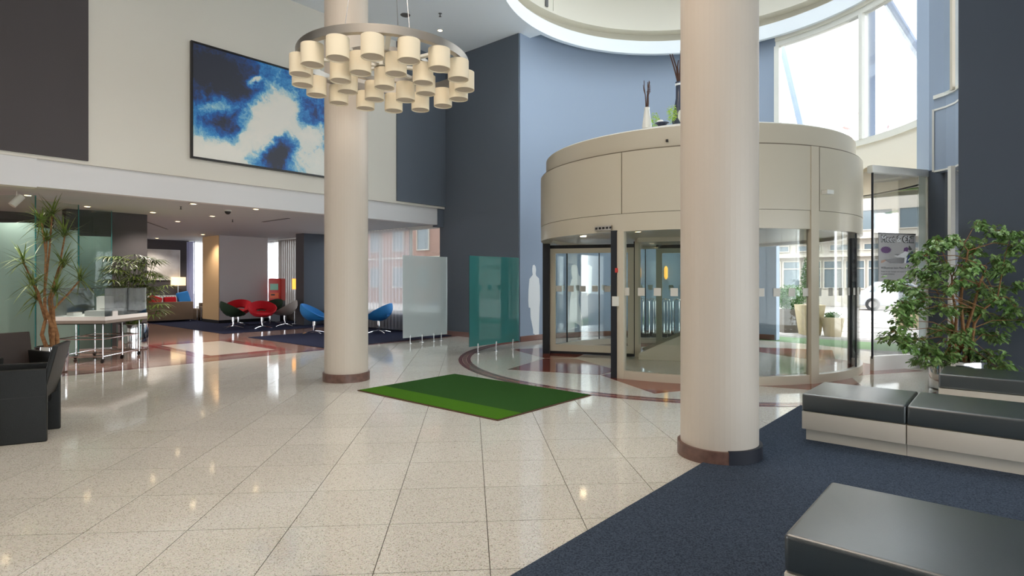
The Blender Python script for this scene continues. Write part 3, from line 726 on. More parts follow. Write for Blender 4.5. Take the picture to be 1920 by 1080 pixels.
woman = [(.36, .985), (.5, 1.0), (.64, .985), (.7, .93), (.72, .86), (.82, .82), (.83, .72), (.74, .7), (.7, .62), (.74, .52), (.72, .48), (.76, .4), (.8, .32), (.72, .28), (.8, .22), (.98, .14), (.96, .09), (.88, .035), (.78, .04), (.84, .12), (.64, .22), (.48, .27), (.52, .16), (.48, .07), (.5, .02), (.38, .0), (.16, .005), (.12, .02), (.3, .06), (.3, .12), (.24, .24), (.28, .33), (.3, .44), (.28, .52), (.33, .6), (.3, .66), (.26, .7), (.33, .77), (.44, .82), (.42, .86), (.34, .86), (.32, .93)]
decal('silhouette_sticker', 'white sticker silhouette of a walking man on the blue wall', 990, man, 1.83, .43, .09)
decal('silhouette_sticker', 'white sticker silhouette of a striding woman behind the door glass', 1060, woman, 1.86, .58, .09)
house = [(.5, 1), (1, .93), (.85, .92), (.85, .1), (.2, 0), (.2, .92), (0, .93)]
decal('tower_shape', 'white tower shape beyond the revolving door glass', 1098, house, .85, .2, 1.1)  # flat white tower outline laid on the curved wall

# ------------------------------------------------------------------ luggage trolleys and lamp reflections inside the entrance
tr0 = None
for k in range(4):
    px = 1206+21*k; d, a = near_cyl(px, RC, RR-.55, True); p = at(px, d, .003)
    lb = 'chrome luggage trolley in the row along the curved wall, ' + ('leftmost of four', 'second from the left', 'third from the left', 'nearest the column')[k]
    if tr0 is None:
        t = thing('luggage_trolley', lb, 'trolley', p, a, 'luggage trolleys by the entrance')
        for s_ in (-.28, .28):
            MB().tube([(s_, -.08, .12), (s_, -.08, .95), (s_, -.05, 1.02), (s_, .05, 1.02), (s_, .08, .95), (s_, .08, .12)], .013, 8).build('hoop', 'chrome', t)
        MB().bb((-.3, -.085, .12), (.3, .085, .15)).build('deck', 'steel_brushed', t)
        for z in (.22, .3): MB().tube([(-.28, -.08, z), (.28, -.08, z)], .01, 6).build('rail', 'chrome', t)
        for sx in (-.24, .24):
            for sy in (-.06, .06):
                MB().tube([(sx-.02, sy, .06), (sx+.02, sy, .06)], .06, 12).build('wheel', 'black', t)
        tr0 = t
    else: dup(tr0, p, a, lb)
for px, lb in ((1197, 'orange lamp reflection built as a small glowing shape above the trolleys'), (1248, 'orange lamp reflection built as a small glowing shape nearest the column')):  # orange reflections of lamps, modelled as small glowing shapes on the wall
    a = ang(px); t = thing('lamp_reflection', lb, 'lamp', (RC[0]+(RR-.003)*math.cos(a), RC[1]+(RR-.003)*math.sin(a), 1.55), a)
    MB().bb((-.03, -.03, .05), (0, .03, .3)).build('reflection_bracket', 'steel', t); MB().lathe([(.02, 0), (.05, .06), (.05, .3), (.02, .36)], 16, (-.08, 0, 0)).build('lamp_shade', 'lamp_orange', t)

# ------------------------------------------------------------------ poster on the glazed panel
tp = (Vector((at(1679, 10.0).x, at(1679, 10.0).y, 0))-PA).dot(PU)
def isect(px):       # distance along the panel seen at px
    a, b_ = ray(px); M = Matrix(((a, -PU.x), (b_, -PU.y))); s_ = M.inverted() @ Vector((PA.x, PA.y)); return s_.y, s_.x
u0, d0 = isect(1644); u1, d1 = isect(1713)
pw = u1-u0; pz1_, pz0_ = 2.32, 1.5; ph = pz1_-pz0_
po = thing('poster', 'grey advertising poster with a reclining figure on the glass panel', 'poster', PA+PU*u0+PN*.03+Vector((0, 0, pz0_)), az)
fl_ = -1 if (Matrix.Rotation(az, 3, 'Z') @ Vector((0, -1, 0))).dot(PN) > 0 else 1   # side of the sheet that faces the lobby
MB().bb((0, -.004, 0), (pw, .004, ph)).build('sheet', 'poster_grey', po)
MB().bb((0, -.009, ph-.012), (pw, .009, ph+.012)).build('hanger_bar', 'frame_black', po)
def flat(poly, name, m, k=1):
    y = fl_*(.0045+.0012*k)
    return MB().slab([(u*pw, v*ph) for u, v in poly], (0, y, 0), (1, 0, 0), (0, 0, 1), .0005).build(name, m, po, smooth=False)
bur = []
for k in range(32):
    rr_ = .155 if k % 2 == 0 else .12; a = 2*PI*k/32; bur.append((.19+rr_*math.cos(a), .66+rr_*.5*math.sin(a)))
flat(bur, 'starburst', 'purple')
flat([(.9, .655), (.935, .62), (.94, .52), (.9, .43), (.72, .39), (.7, .48), (.78, .58)], 'bean_bag', 'blue_cloth', 1)
flat([(.15, .455), (.45, .49), (.68, .52), (.74, .42), (.62, .385), (.3, .39)], 'trousers', 'frame_black', 2)
flat([(.06, .435), (.17, .46), (.19, .435), (.12, .4), (.06, .385)], 'feet', 'skin', 2)
flat([(.4, .535), (.64, .6), (.72, .65), (.8, .62), (.76, .5), (.73, .39), (.68, .39), (.69, .5), (.5, .51)], 'shirt', 'decal_white', 3)
flat([(.66, .64), (.68, .71), (.76, .73), (.8, .69), (.77, .63), (.71, .64)], 'hair', 'purple', 4)
flat([(.79, .69), (.82, .77), (.9, .68), (.83, .66)], 'bag_top', 'frame_black', 2)
flat([(.4, .57), (.58, .58), (.5, .545)], 'tablet', 'frame_black', 4)
for k, wd in enumerate((.78, .74, .34)):
    pass
def text(s, name, size, u, v, m, k, width=None, off=0):
    c = bpy.data.curves.new(name, 'FONT'); c.body = s; c.size = size; c.extrude = .0003; c.offset = off; c.align_x = 'LEFT'
    tmp = bpy.data.objects.new(name, c); COL.objects.link(tmp); bpy.context.view_layer.update()
    me = bpy.data.meshes.new_from_object(tmp.evaluated_get(bpy.context.evaluated_depsgraph_get())); bpy.data.objects.remove(tmp)
    me.materials.clear(); me.materials.append(MATS[m]); o = bpy.data.objects.new(name, me); COL.objects.link(o); o.parent = po
    o.location = (u*pw if fl_ < 0 else pw-u*pw, fl_*(.0045+.0012*k), v*ph); o.rotation_euler = (R(90), 0, 0 if fl_ < 0 else PI)
    if width:
        bpy.context.view_layer.update(); dx = o.dimensions.x
        if dx > 0: o.scale = (width*pw/dx, 1, 1)
    return o
text('Meet & Chill', 'headline_edge', .15, .06, .83, 'black', 1, .9, .012)
text('Meet & Chill', 'headline', .15, .06, .83, 'decal_white', 2, .9, 0)
text('Willkommen beim Meet & Chill', 'caption', .05, .06, .27, 'black', 1, .8)
text('Relax in our lounge and enjoy the view', 'caption', .034, .06, .2, 'vent_grey', 1, .8)
text('in good company', 'caption', .034, .06, .15, 'vent_grey', 1, .36)

# ------------------------------------------------------------------ potted fig tree by the slate wall
def leafmesh(L_, W_, bend=.2):
    return [(0, 0, 0), (L_*.3, W_*.5, bend*L_*.1), (L_*.65, W_*.42, 0), (L_, 0, -bend*L_*.5), (L_*.65, -W_*.42, 0), (L_*.3, -W_*.5, bend*L_*.1), (L_*.35, 0, -.002), (L_*.68, 0, -.01)], \
           [(0, 6, 1), (0, 5, 6), (6, 7, 2, 1), (6, 5, 4, 7), (7, 3, 2), (7, 4, 3)]
FP = Vector((10.2, .58, 0)); rn = random.Random(11)
ft = thing('potted_fig_tree', 'leafy weeping fig tree in a steel pot by the slate wall', 'potted tree', FP)
MB().lathe([(.3, 0), (.33, .02), (.34, .4), (.335, .42), (.31, .42), (.3, .36), (0, .36)], 48).build('pot', 'chrome', ft)
MB().lathe([(0, .35), (.3, .35), (.3, .37), (0, .385)], 32).build('soil', 'soil', ft)
vr = Vector((sn, -cs, 0)); vf = Vector((cs, sn, 0))
def fig_pt(px, py, dd=0.0):
    d = 8.05+dd; p = at(px, d, zat(py, d)); p.x = min(p.x, 10.8); return p-FP
stems = []
for k, (ox, oy, px, py) in enumerate(((-.1, .05, 1785, 520), (.02, -.08, 1815, 470), (.1, .04, 1850, 500), (-.03, .12, 1765, 560), (.07, -.12, 1870, 560))):
    e = fig_pt(px, py, rn.uniform(-.15, .15)); p0 = Vector((ox, oy, .36)); mid = p0.lerp(e, .5)+Vector((-ox*.8, -oy*.8, .1))
    pts = [p0, p0.lerp(mid, .5)+Vector((rn.uniform(-.02, .02), 0, 0)), mid, mid.lerp(e, .5)+Vector((0, rn.uniform(-.03, .03), .04)), e]
    MB().tube(pts, .026, 8, .01).build('stem', 'trunk', ft); stems.append(pts)
cl = [(1830, 418, .05), (1862, 432, .1), (1895, 440, 0), (1912, 462, -.1), (1752, 452, -.1), (1778, 446, 0), (1805, 455, .2), (1735, 480, -.15), (1765, 490, .1), (1795, 498, -.2), (1832, 470, .1), (1860, 490, .1), (1885, 505, -.1),
      (1745, 525, 0), (1780, 535, -.25), (1815, 530, .1), (1850, 540, -.1), (1690, 535, -.2), (1715, 545, -.1), (1680, 572, -.2), (1690, 600, -.25), (1672, 622, -.2), (1712, 585, -.15), (1735, 565, .1), (1765, 575, -.15), (1800, 575, .1), (1840, 585, .05),
      (1875, 560, -.1), (1905, 575, -.15), (1918, 600, -.1), (1880, 595, 0), (1760, 610, .1), (1790, 625, -.2), (1830, 622, .1), (1862, 630, -.1), (1725, 635, -.1), (1750, 650, 0), (1735, 675, -.1), (1770, 665, -.1), (1860, 668, -.15), (1872, 690, -.2), (1812, 650, .1),
      (1722, 510, .15), (1700, 640, -.2), (1890, 540, .1), (1820, 500, -.25)]
bm_b = MB(); leaves = []
for px, py, dd in cl:
    c = fig_pt(px, py, dd); st = rn.choice(stems); s0 = min(st[1:], key=lambda q: (q-c).length+abs(q.z-c.z+.15)*.5)
    mid = s0.lerp(c, .5)+Vector((0, 0, .08)); bm_b.tube([s0, mid, c], .008, 5, .003)
    droop = Vector((c.x, c.y, 0)); droop = droop.normalized() if droop.length > .05 else Vector((1, 0, 0))
    for q in range(5):
        a = rn.uniform(0, 6.28); e = c+Vector((math.cos(a)*.16, math.sin(a)*.16, rn.uniform(-.14, .1)))
        if e.x+FP.x > 10.86: e.x = 10.86-FP.x
        bm_b.tube([c, c.lerp(e, .5)+Vector((0, 0, .025)), e], .003, 4, .0015)
        for i in range(22):
            t_ = rn.uniform(.15, 1.05); p = c.lerp(e, t_)+Vector((rn.uniform(-.055, .055), rn.uniform(-.055, .055), rn.uniform(-.06, .05)))
            yw = a+rn.uniform(-1.3, 1.3); pt_ = rn.uniform(.1, 1.0)
            if p.x+FP.x > 10.84: continue
            leaves.append((p, yw, pt_, rn.uniform(-.7, .7), rn.uniform(.75, 1.15)))
bm_b.build('branches', 'trunk', ft)
LV, LF = leafmesh(.082, .044)
def lmat(lf): return Matrix.Translation(lf[0]) @ Matrix.Rotation(lf[1], 4, 'Z') @ Matrix.Rotation(lf[2], 4, 'Y') @ Matrix.Rotation(lf[3], 4, 'X') @ Matrix.Scale(lf[4], 4)
leaves.sort(key=lambda lf: (lf[0]+FP).dot(vf))
lm = bpy.data.meshes.new('leaf'); lm.from_pydata(LV, [], LF); lm.materials.append(MATS['leaf_ficus'])
for lf in leaves[:280]:
    o = bpy.data.objects.new('leaf', lm); COL.objects.link(o); o.parent = ft; o.matrix_local = lmat(lf)
mb = MB()
for lf in leaves[280:]:
    M = lmat(lf); mb.add([M @ Vector(v_) for v_ in LV], LF)
o = mb.build('foliage', 'leaf_ficus', ft, smooth=False); o['kind'] = 'stuff'

# ------------------------------------------------------------------ dragon tree at the left
DP = Vector((2.26, 12.05, 0)); rn = random.Random(5)
dt = thing('potted_dragon_tree', 'spiky dragon tree with branching trunks in a steel pot', 'potted tree', DP)
MB().lathe([(.2, 0), (.22, .02), (.23, .42), (.225, .44), (.2, .44), (.2, .38), (0, .38)], 40).build('pot', 'chrome', dt)
MB().lathe([(0, .37), (.2, .37), (.2, .39), (0, .4)], 24).build('soil', 'soil', dt)
def strap_leaf(mb, o, yaw, pitch, L_, W_, droop):
    o = Vector(o); h = Vector((math.cos(yaw), math.sin(yaw), 0)); sd = Vector((-h.y, h.x, 0)); n = 5; vs = []
    for i in range(n+1):
        t_ = i/n; p = o+h*(L_*t_*math.cos(pitch))+Vector((0, 0, L_*(t_*math.sin(pitch)-droop*t_*t_))); ww = W_*(1-t_)**.7*.5*(1 if i else .7)
        vs += [p+sd*ww, p-sd*ww]
    mb.add(vs, [(2*i, 2*i+1, 2*i+3, 2*i+2) for i in range(n)])
def rosette(c, n, L_, seed, m='leaf_dracaena', W_=.026, dr=(.1, .38)):
    q = random.Random(seed); mb = MB()
    for i in range(n): strap_leaf(mb, c+Vector((q.uniform(-.02, .02), q.uniform(-.02, .02), q.uniform(-.06, .06))), 6.283*i/n+q.uniform(-.3, .3), q.uniform(-.45, 1.2), L_*q.uniform(.7, 1.1), W_, q.uniform(*dr))
    return mb.build('leaf_rosette', m, dt, smooth=False)
dd0 = DP.x*cs+DP.y*sn
def dr_pt(px, py, dd=0): d = dd0+dd; return at(px, d, zat(py, d))-DP
base = Vector((0, 0, .38))
tips = [(88, 448, .1, 3), (122, 440, .2, 1), (43, 490, -.1, 0), (118, 495, .1, 1), (62, 530, -.2, 0), (150, 525, .15, 2), (78, 415, .1, 3), (98, 400, .25, 3), (105, 545, -.1, 2), (68, 560, .1, 0)]
for k, (ox, oy) in enumerate(((-.06, 0), (.02, .05), (.07, -.03), (0, -.06))):
    tt = [t_ for t_ in tips if t_[3] == k]; j = dr_pt((78, 92, 100, 84)[k], (575, 560, 580, 545)[k], (.05, .1, 0, -.05)[k])
    p0 = base+Vector((ox, oy, 0))
    MB().tube([p0, p0.lerp(j, .35)+Vector((.03*(k-1.5), 0, 0)), p0.lerp(j, .7)-Vector((.02*(k-1.5), 0, 0)), j], .032, 8, .02).build('trunk', 'trunk', dt)
    for px, py, dd, _ in tt:
        e = dr_pt(px, py, dd); MB().tube([j, j.lerp(e, .5)+Vector((rn.uniform(-.04, .04), 0, .03)), e], .018, 6, .012).build('branch', 'trunk', dt)
        rosette(e, 46, .50, px)

# ------------------------------------------------------------------ fan palm beyond the model table
KP = at(249, 12.75); rn = random.Random(8)
kt = thing('potted_fan_palm', 'bushy fan palm in a tall steel pot behind the model table', 'potted palm', KP)
MB().lathe([(.27, 0), (.29, .02), (.3, .55), (.295, .57), (.27, .57), (.27, .5), (0, .5)], 40).build('pot', 'chrome', kt)
MB().lathe([(0, .49), (.27, .49), (.27, .51), (0, .52)], 24).build('soil', 'soil', kt)
dk = KP.x*cs+KP.y*sn
for k in range(110):
    a = rn.uniform(0, 6.283); rr_ = rn.uniform(.08, .52); z = rn.uniform(.85, 2.15)-rr_*.25
    if k < 4: px, py = ((300, 570), (310, 535), (296, 520), (285, 590))[k]; e = at(px, dk-.1, zat(py, dk-.1))-KP
    else: e = Vector((math.cos(a)*rr_, math.sin(a)*rr_, z))
    b0 = Vector((math.cos(a)*.08, math.sin(a)*.08, .5)); fr = MB()
    fr.tube([b0, b0.lerp(e, .5)+Vector((0, 0, .12)), e], .007, 5, .004)
    ya = math.atan2(e.y, e.x)
    for i in range(9): strap_leaf(fr, e, ya+(i-4)*.36, .3-abs(i-4)*.05, rn.uniform(.28, .38), .05, .5)
    fr.build('frond', 'leaf_palm', kt, smooth=False)

# ------------------------------------------------------------------ architectural model table
MT = Vector((3.12, 12.65, 0))
mt = thing('model_table', 'chrome table on castors with white building model under glass', 'table', MT, R(45))
LX, LY = 1.22, .86       # long side recedes to the right, short side to the left
MB().bb((-.1, -.1, .735), (LX+.06, LY+.1, .79)).build('table_rim', 'deck_grey', mt)
MB().bb((-.1, -.1, .79), (LX+.06, LY+.1, .86)).build('table_top', 'model_white', mt)
frm = MB().bb((-.03, -.03, .715), (LX, LY+.03, .735)).build('under_frame', 'black', mt)
for x in (0, .6, LX-.05):
    for y in (0, LY):
        MB().tube([(x, y, .075), (x, y, .72)], .0125, 10).build('leg', 'chrome', mt)
        c = MB().tube([(x-.012, y+.01, .032), (x+.012, y+.01, .032)], .031, 12).build('castor', 'black', mt)
        MB().bb((x-.02, y-.018, .05), (x+.02, y+.018, .078)).build('castor_fork', 'black', c)
for z in (.12, .44):
    for y in (0, LY): MB().tube([(0, y, z), (LX-.05, y, z)], .011, 8).build('rail', 'chrome', mt)
    for x in (0, .6, LX-.05): MB().tube([(x, 0, z), (x, LY, z)], .011, 8).build('rail', 'chrome', mt)
for lo, hi in (((-.09, -.09), (LX+.05, -.082)), ((-.09, LY+.082), (LX+.05, LY+.09)), ((-.09, -.082), (-.082, LY+.082)), ((LX+.042, -.082), (LX+.05, LY+.082))):
    MB().bb((*lo, .86), (*hi, 1.375)).build('case_side', 'glass_case', mt)
MB().bb((-.09, -.09, 1.375), (LX+.05, LY+.09, 1.383)).build('case_lid', 'glass_case', mt)
rn = random.Random(3)
for k, (x, y, sx, sy, h) in enumerate(((.2, .15, .16, .5, .09), (.45, .2, .3, .12, .12), (.8, .15, .12, .2, .1), (.55, .5, .3, .14, .07), (.9, .5, .14, .25, .34), (.25, .66, .24, .12, .06), (.7, .3, .16, .1, .05), (1.05, .2, .1, .4, .04))):
    bk = MB().bb((x-sx/2, y-sy/2, .86), (x+sx/2, y+sy/2, .86+h)).build('model_block', 'model_white', mt)
    MB().bb((x-sx/2+.015, y-sy/2+.015, .86+h), (x+sx/2-.015, y+sy/2-.015, .87+h)).build('model_roof', 'deck_grey' if k % 2 else 'model_white', bk)

# ------------------------------------------------------------------ leather armchairs
def armchair(loc, rz, label):
    t = thing('armchair', label, 'chair', loc, rz, 'black leather armchairs')
    for y in (-.265, .265):
        MB().bb((-.33, y-.025, .0), (.33, y+.025, .69)).build('side_panel', 'leather_black', t, bevel=.012, seg=3)
        MB().bb((-.31, y-.0275, .425), (.31, y+.0275, .432)).build('seam', 'black', t)
    MB().bb((-.26, -.24, .3), (.32, .24, .43)).build('seat_base', 'leather_black', t, bevel=.015)
    MB().bb((-.26, -.235, .43), (.33, .235, .49)).build('seat_cushion', 'leather_black', t, bevel=.025, seg=3)
    M = Matrix.Rotation(R(-13), 3, 'Y')
    MB().box((-.335, 0, .65), (.045, .56, .52), rot=M).build('backrest', 'leather_black', t, bevel=.015, seg=3)
    return t
ac = armchair((1.06, 7.31, 0), R(158), 'black leather armchair seen from its side, nearest the camera')
ac2 = dup(ac, (1.29, 8.6, 0), R(283), 'dark leather armchair behind the nearest armchair, only its back showing')

for ch in ac2.children:
    if ch.name.startswith('backrest'):
        ch.material_slots[0].link = 'OBJECT'; ch.material_slots[0].material = MATS['leather_brown']; ch['label'] = 'dark brown leather backrest'
# ------------------------------------------------------------------ tall frosted glass partition at the left
def pane(pA, pB, label, zt, zf):
    t = thing('glass_partition', label, 'glass partition', (pA.x, pA.y, 0), math.atan2(pB.y-pA.y, pB.x-pA.x))
    L_ = (pB-pA).length
    MB().bb((0, -.006, 0.01), (L_, .006, zt)).build('glass_sheet', 'glass_green', t)
    MB().add([(0, .008, .01), (L_-.02, .008, .01), (L_-.02, .008, zf), (0, .008, zf)], [(0, 1, 2, 3)]).build('frosted_film', 'glass_frost_green', t, smooth=False)
    MB().bb((L_-.012, -.008, 0), (L_, .012, zt)).build('edge_strip', 'glass_teal', t)
    MB().bb((0, -.015, 0), (L_, .02, .02)).build('floor_track', 'steel', t)
def swap(px, d): q = at(px, d); return q
pane(swap(-70, 10.35), swap(67, 10.4), 'frosted green glass partition sheet at the picture edge behind dragon tree', 3.05, 2.56)
pane(swap(69, 11.0), swap(148, 11.7), 'frosted green glass partition sheet behind the dragon tree leaves', 3.05, 2.53)
pane(swap(149, 12.7), swap(210, 13.0), 'frosted green glass partition sheet ending beside the fan palm', 3.08, 2.5)

# ------------------------------------------------------------------ lounge: swivel chairs
def bucket(m):
    """rounded shell whose open rim tilts forward: high back, low front"""
    mb = MB(); n = 36; rows = [(0, -.27), (.12, -.268), (.19, -.252), (.27, -.21), (.35, -.13), (.4, -.03), (.415, .03), (.395, .045), (.365, .0), (.31, -.09), (.24, -.145), (.165, -.185), (0, -.2)]
    vs = []; fs = []; ct, st = math.cos(R(29)), math.sin(R(29))
    for r, z in rows:
        for k in range(n):
            a = 2*PI*k/n; x, y = r*math.cos(a), r*1.03*math.sin(a); z2 = z*(1 if x < .1 else 1-.35*(x/.415))
            vs.append((x*ct+z2*st-.02, y, .625-x*st+z2*ct))
    hole = range(n//2-4, n//2+4)
    for i in range(len(rows)-1):
        for k in range(n):
            if i in (2, 10) and k in hole: continue
            fs.append((i*n+k, i*n+(k+1) % n, (i+1)*n+(k+1) % n, (i+1)*n+k))
    for k in hole:                                     # reveal of the opening: outer rows 2-3 joined to inner rows 11-10
        fs += [(3*n+k, 3*n+k+1, 10*n+k+1, 10*n+k), (2*n+k, 11*n+k, 11*n+k+1, 2*n+k+1)]
    for k in (hole[0], hole[-1]+1): fs.append((2*n+k, 3*n+k, 10*n+k, 11*n+k))
    mb.add(vs, fs); return mb
def swivel(x, y, rz, m, label, grp='swivel lounge chairs'):
    t = thing('swivel_chair', label, 'chair', (x, y, .013), rz, grp)
    bucket(m).build('shell', m, t)
    MB().lathe([(0, .39), (.25, .39), (.3, .43), (.27, .475), (0, .49)], 28, (.06, 0, 0)).build('seat_pad', m, t)
    MB().lathe([(.03, .05), (.03, .2), (.045, .21), (.045, .36), (0, .36)], 16).build('stem', 'chrome', t)
    for k in range(4):
        a = PI/4+PI/2*k
        MB().tube([(.02*math.cos(a), .02*math.sin(a), .075), (.2*math.cos(a), .2*math.sin(a), .05), (.36*math.cos(a), .36*math.sin(a), .014)], .016, 6, .011).build('foot', 'chrome', t)
    return t
toc = lambda x, y: math.atan2(-y, -x)
swivel(8.05, 18.6, toc(8.05, 18.6)+R(100), 'green_fabric', 'dark green swivel chair in front of the pillar, back turned')
swivel(8.72, 19.75, toc(8.7, 19.8)+R(-12), 'red_fabric', 'red swivel chair against the pillar behind the green one')
swivel(8.62, 17.85, toc(8.6, 17.9)+R(8), 'red_fabric', 'red swivel chair at the centre of the group, facing the lobby')
swivel(9.7, 19.5, toc(9.6, 19.4)+R(-50), 'green_fabric', 'dark green swivel chair beside the red ticket machine')
swivel(9.5, 18.1, toc(9.5, 18.3)+R(-95), 'grey_fabric', 'grey swivel chair turned away beside the slate pillar')
swivel(8.72, 14.95, toc(8.66, 15.0)+R(75), 'blue_fabric', 'blue swivel chair just left of the chandelier column')
swivel(10.05, 13.75, toc(10.0, 13.8)+R(-110), 'blue_fabric', 'blue swivel chair between the column and the frosted screen')
# sofa, cushions, lamps
sf = thing('sofa', 'brown fabric sofa seen from behind, red and blue cushions on it', 'sofa', (6.9, 23.0, .013))
MB().bb((0, 0, .06), (1.6, .2, .72)).build('back_panel', 'sofa_brown', sf, bevel=.02); MB().bb((0, .2, .06), (.18, .95, .62)).build('arm', 'sofa_brown', sf, bevel=.02)
MB().bb((1.42, .2, .06), (1.6, .95, .62)).build('arm', 'sofa_brown', sf, bevel=.02); MB().bb((.18, .2, .1), (1.42, .95, .42)).build('seat', 'sofa_brown', sf, bevel=.02)
for x in (.08, 1.52):
    for y in (.08, .88): MB().lathe([(.025, 0), (.025, .06)], 10, (x, y, 0)).build('foot', 'steel', sf)
def cushion(x, y, z, m, label, tilt=0):
    o = MB().box((0, 0, 0), (.42, .14, .42), rot=Matrix.Rotation(tilt, 3, 'Y')).build('cushion', m, bevel=.06, seg=4); o.location = (x, y+.03, z+.02); o.rotation_euler = (R(-14), 0, 0)
    return tag(o, label, 'cushion', 'sofa cushions')
cushion(7.33, 23.36, .72, 'red_fabric', 'red cushion at the far left end of the brown sofa', R(20)); cushion(7.84, 23.36, .68, 'red_fabric', 'red cushion in the middle of the brown sofa back')
cushion(8.3, 23.38, .86, 'blue_fabric', 'bright blue cushion on the brown sofa corner', R(-12))
s2 = thing('sofa', 'brown armchair sofa half hidden behind the tan pillar', 'sofa', (8.75, 23.2, .013), R(90))
MB().bb((0, -1.2, 0), (1.0, 0, .42)).build('seat', 'sofa_brown', s2, bevel=.02); MB().bb((0, -1.4, .08), (1.0, -1.2, .75)).build('back_panel', 'sofa_brown', s2, bevel=.02)
MB().bb((-.18, -1.4, .08), (0, 0, .66)).build('arm', 'sofa_brown', s2, bevel=.02)
s3 = thing('side_table', 'small chrome legged side table beside the brown sofa', 'table', (8.6, 22.75, .013))
MB().bb((-.02, -.2, .5), (.5, .2, .53)).build('tabletop', 'sofa_brown', s3)
for x in (0, .46):
    for y in (-.18, .18): MB().tube([(x, y, 0), (x, y, .5)], .012, 6).build('leg', 'chrome', s3)
fl1 = thing('floor_lamp', 'floor lamp with a wide glowing cream shade behind the sofa', 'lamp', (*at(334, 23.0)[:2], .013))
MB().lathe([(.15, 0), (.15, .02), (.012, .03), (.012, 1.4), (0, 1.4)], 20).build('stand', 'steel', fl1)
MB().lathe([(.26, 1.3), (.265, 1.3), (.265, 1.63), (.26, 1.63), (.26, 1.3)], 32, close=False).build('lamp_shade', 'lamp_cream', fl1)
fl2 = thing('floor_lamp', 'slim floor lamp with an orange cylinder shade by the slate pillar', 'lamp', (*at(552.5, 19.9)[:2], .013))
MB().lathe([(.12, 0), (.12, .02), (.01, .03), (.01, 1.3), (0, 1.3)], 20).build('stand', 'steel', fl2); MB().lathe([(.078, 1.2), (.082, 1.2), (.082, 1.56), (.078, 1.56), (.078, 1.2)], 24, close=False).build('lamp_shade', 'lamp_orange', fl2)
art = thing('picture', 'pale framed picture on the dark wall behind the fan palm', 'picture', (7.3, 25.1, 1.55))
MB().bb((0, -.03, 0), (1.45, -.005, 1.15)).build('canvas', 'canvas_white', art); 
for lo, hi in (((-.02, -.04, -.02), (1.47, 0, 0)), ((-.02, -.04, 1.15), (1.47, 0, 1.17)), ((-.02, -.04, 0), (0, 0, 1.15)), ((1.45, -.04, 0), (1.47, 0, 1.15))): MB().bb(lo, hi).build('frame', 'drum_white', art)
rad = thing('radiator', 'low white radiator under the pale picture', 'radiator', (7.45, 25.06, .0))
for k in range(12): MB().bb((.1*k, -.06, .62), (.1*k+.08, 0, .92)).build('radiator_fin', 'drum_white', rad)
MB().bb((0, -.05, .9), (1.18, -.01, .93)).build('radiator_top', 'drum_white', rad); MB().bb((.02, -.05, 0), (.05, -.01, .62)).build('radiator_foot', 'drum_white', rad); MB().bb((1.1, -.05, 0), (1.13, -.01, .62)).build('radiator_foot', 'drum_white', rad)
# kiosk
ki = thing('ticket_machine', 'red self service machine with a small screen beside the pillar', 'machine', (10.5, 20.6, .013), toc(10.6, 20.7)+R(90)-R(25))
MB().slab([(-.2, 0), (.2, 0), (.22, .75), (-.22, .75)], (0, .2, 0), (1, 0, 0), (0, 0, 1), .4).build('plinth', 'kiosk_grey', ki)
MB().slab([(-.2, .75), (.15, .75), (.25, 1.0), (.22, 1.35), (.12, 1.57), (-.2, 1.57)], (-.24, .2, 0), (0, -1, 0), (0, 0, 1), .48).build('body', 'kiosk_red', ki, bevel=.02) if False else MB().bb((-.24, -.2, .75), (.24, .2, 1.57)).build('body', 'kiosk_red', ki, bevel=.05, seg=4)
MB().bb((-.16, -.215, 1.15), (.14, -.2, 1.38)).build('screen', 'screen_green', ki); MB().bb((-.16, -.215, .85), (.16, -.2, 1.05)).build('card_panel', 'orange_panel', ki); MB().bb((-.12, -.225, .95), (.02, -.215, 1.0)).build('slot', 'black', ki)
# curtains
def curtain(x, y0, y1, m, label, z0=.03, z1=3.05, amp=.05, pit=.16):
    n = int(abs(y1-y0)/pit*8); vs = []; fs = []
    for i in range(n+1):
        y = y0+(y1-y0)*i/n; q = x+amp*math.sin(2*PI*i/8)
        vs += [(q, y, z0), (q, y, z1)]
    o = MB().add(vs, [(2*i, 2*i+2, 2*i+3, 2*i+1) for i in range(n)]).build('curtain', m); return tag(o, label, 'curtain')
curtain(10.8, 13.3, 17.6, 'curtain_sheer', 'sheer white curtain across the lounge window behind the column', .05)
curtain(10.94, 18.9, 21.3, 'curtain_grey', 'grey curtain gathered beside the slate pillar')
curtain(10.93, 21.6, 24.9, 'curtain_sheer', 'sheer white curtain behind the red machine')
curtain(9.0, 24.3, 25.04, 'curtain_lilac', 'lilac curtain at the far corner behind the brown sofa')
# convector below the window
hz = thing('convector_heater', 'long dark slatted heater under the lounge window', 'heater', (10.995, 12.2, 0))
MB().bb((-.1, 0, .03), (0, 5.6, .5)).build('casing', 'heater_grey', hz)
for k in range(40): MB().bb((-.115, .04+k*.14, .08), (-.1, .1+k*.14, .42)).build('slat', 'vent_grey', hz)
MB().bb((-.12, 0, .5), (.02, 5.6, .549)).build('top_plate', 'frame_white', hz)

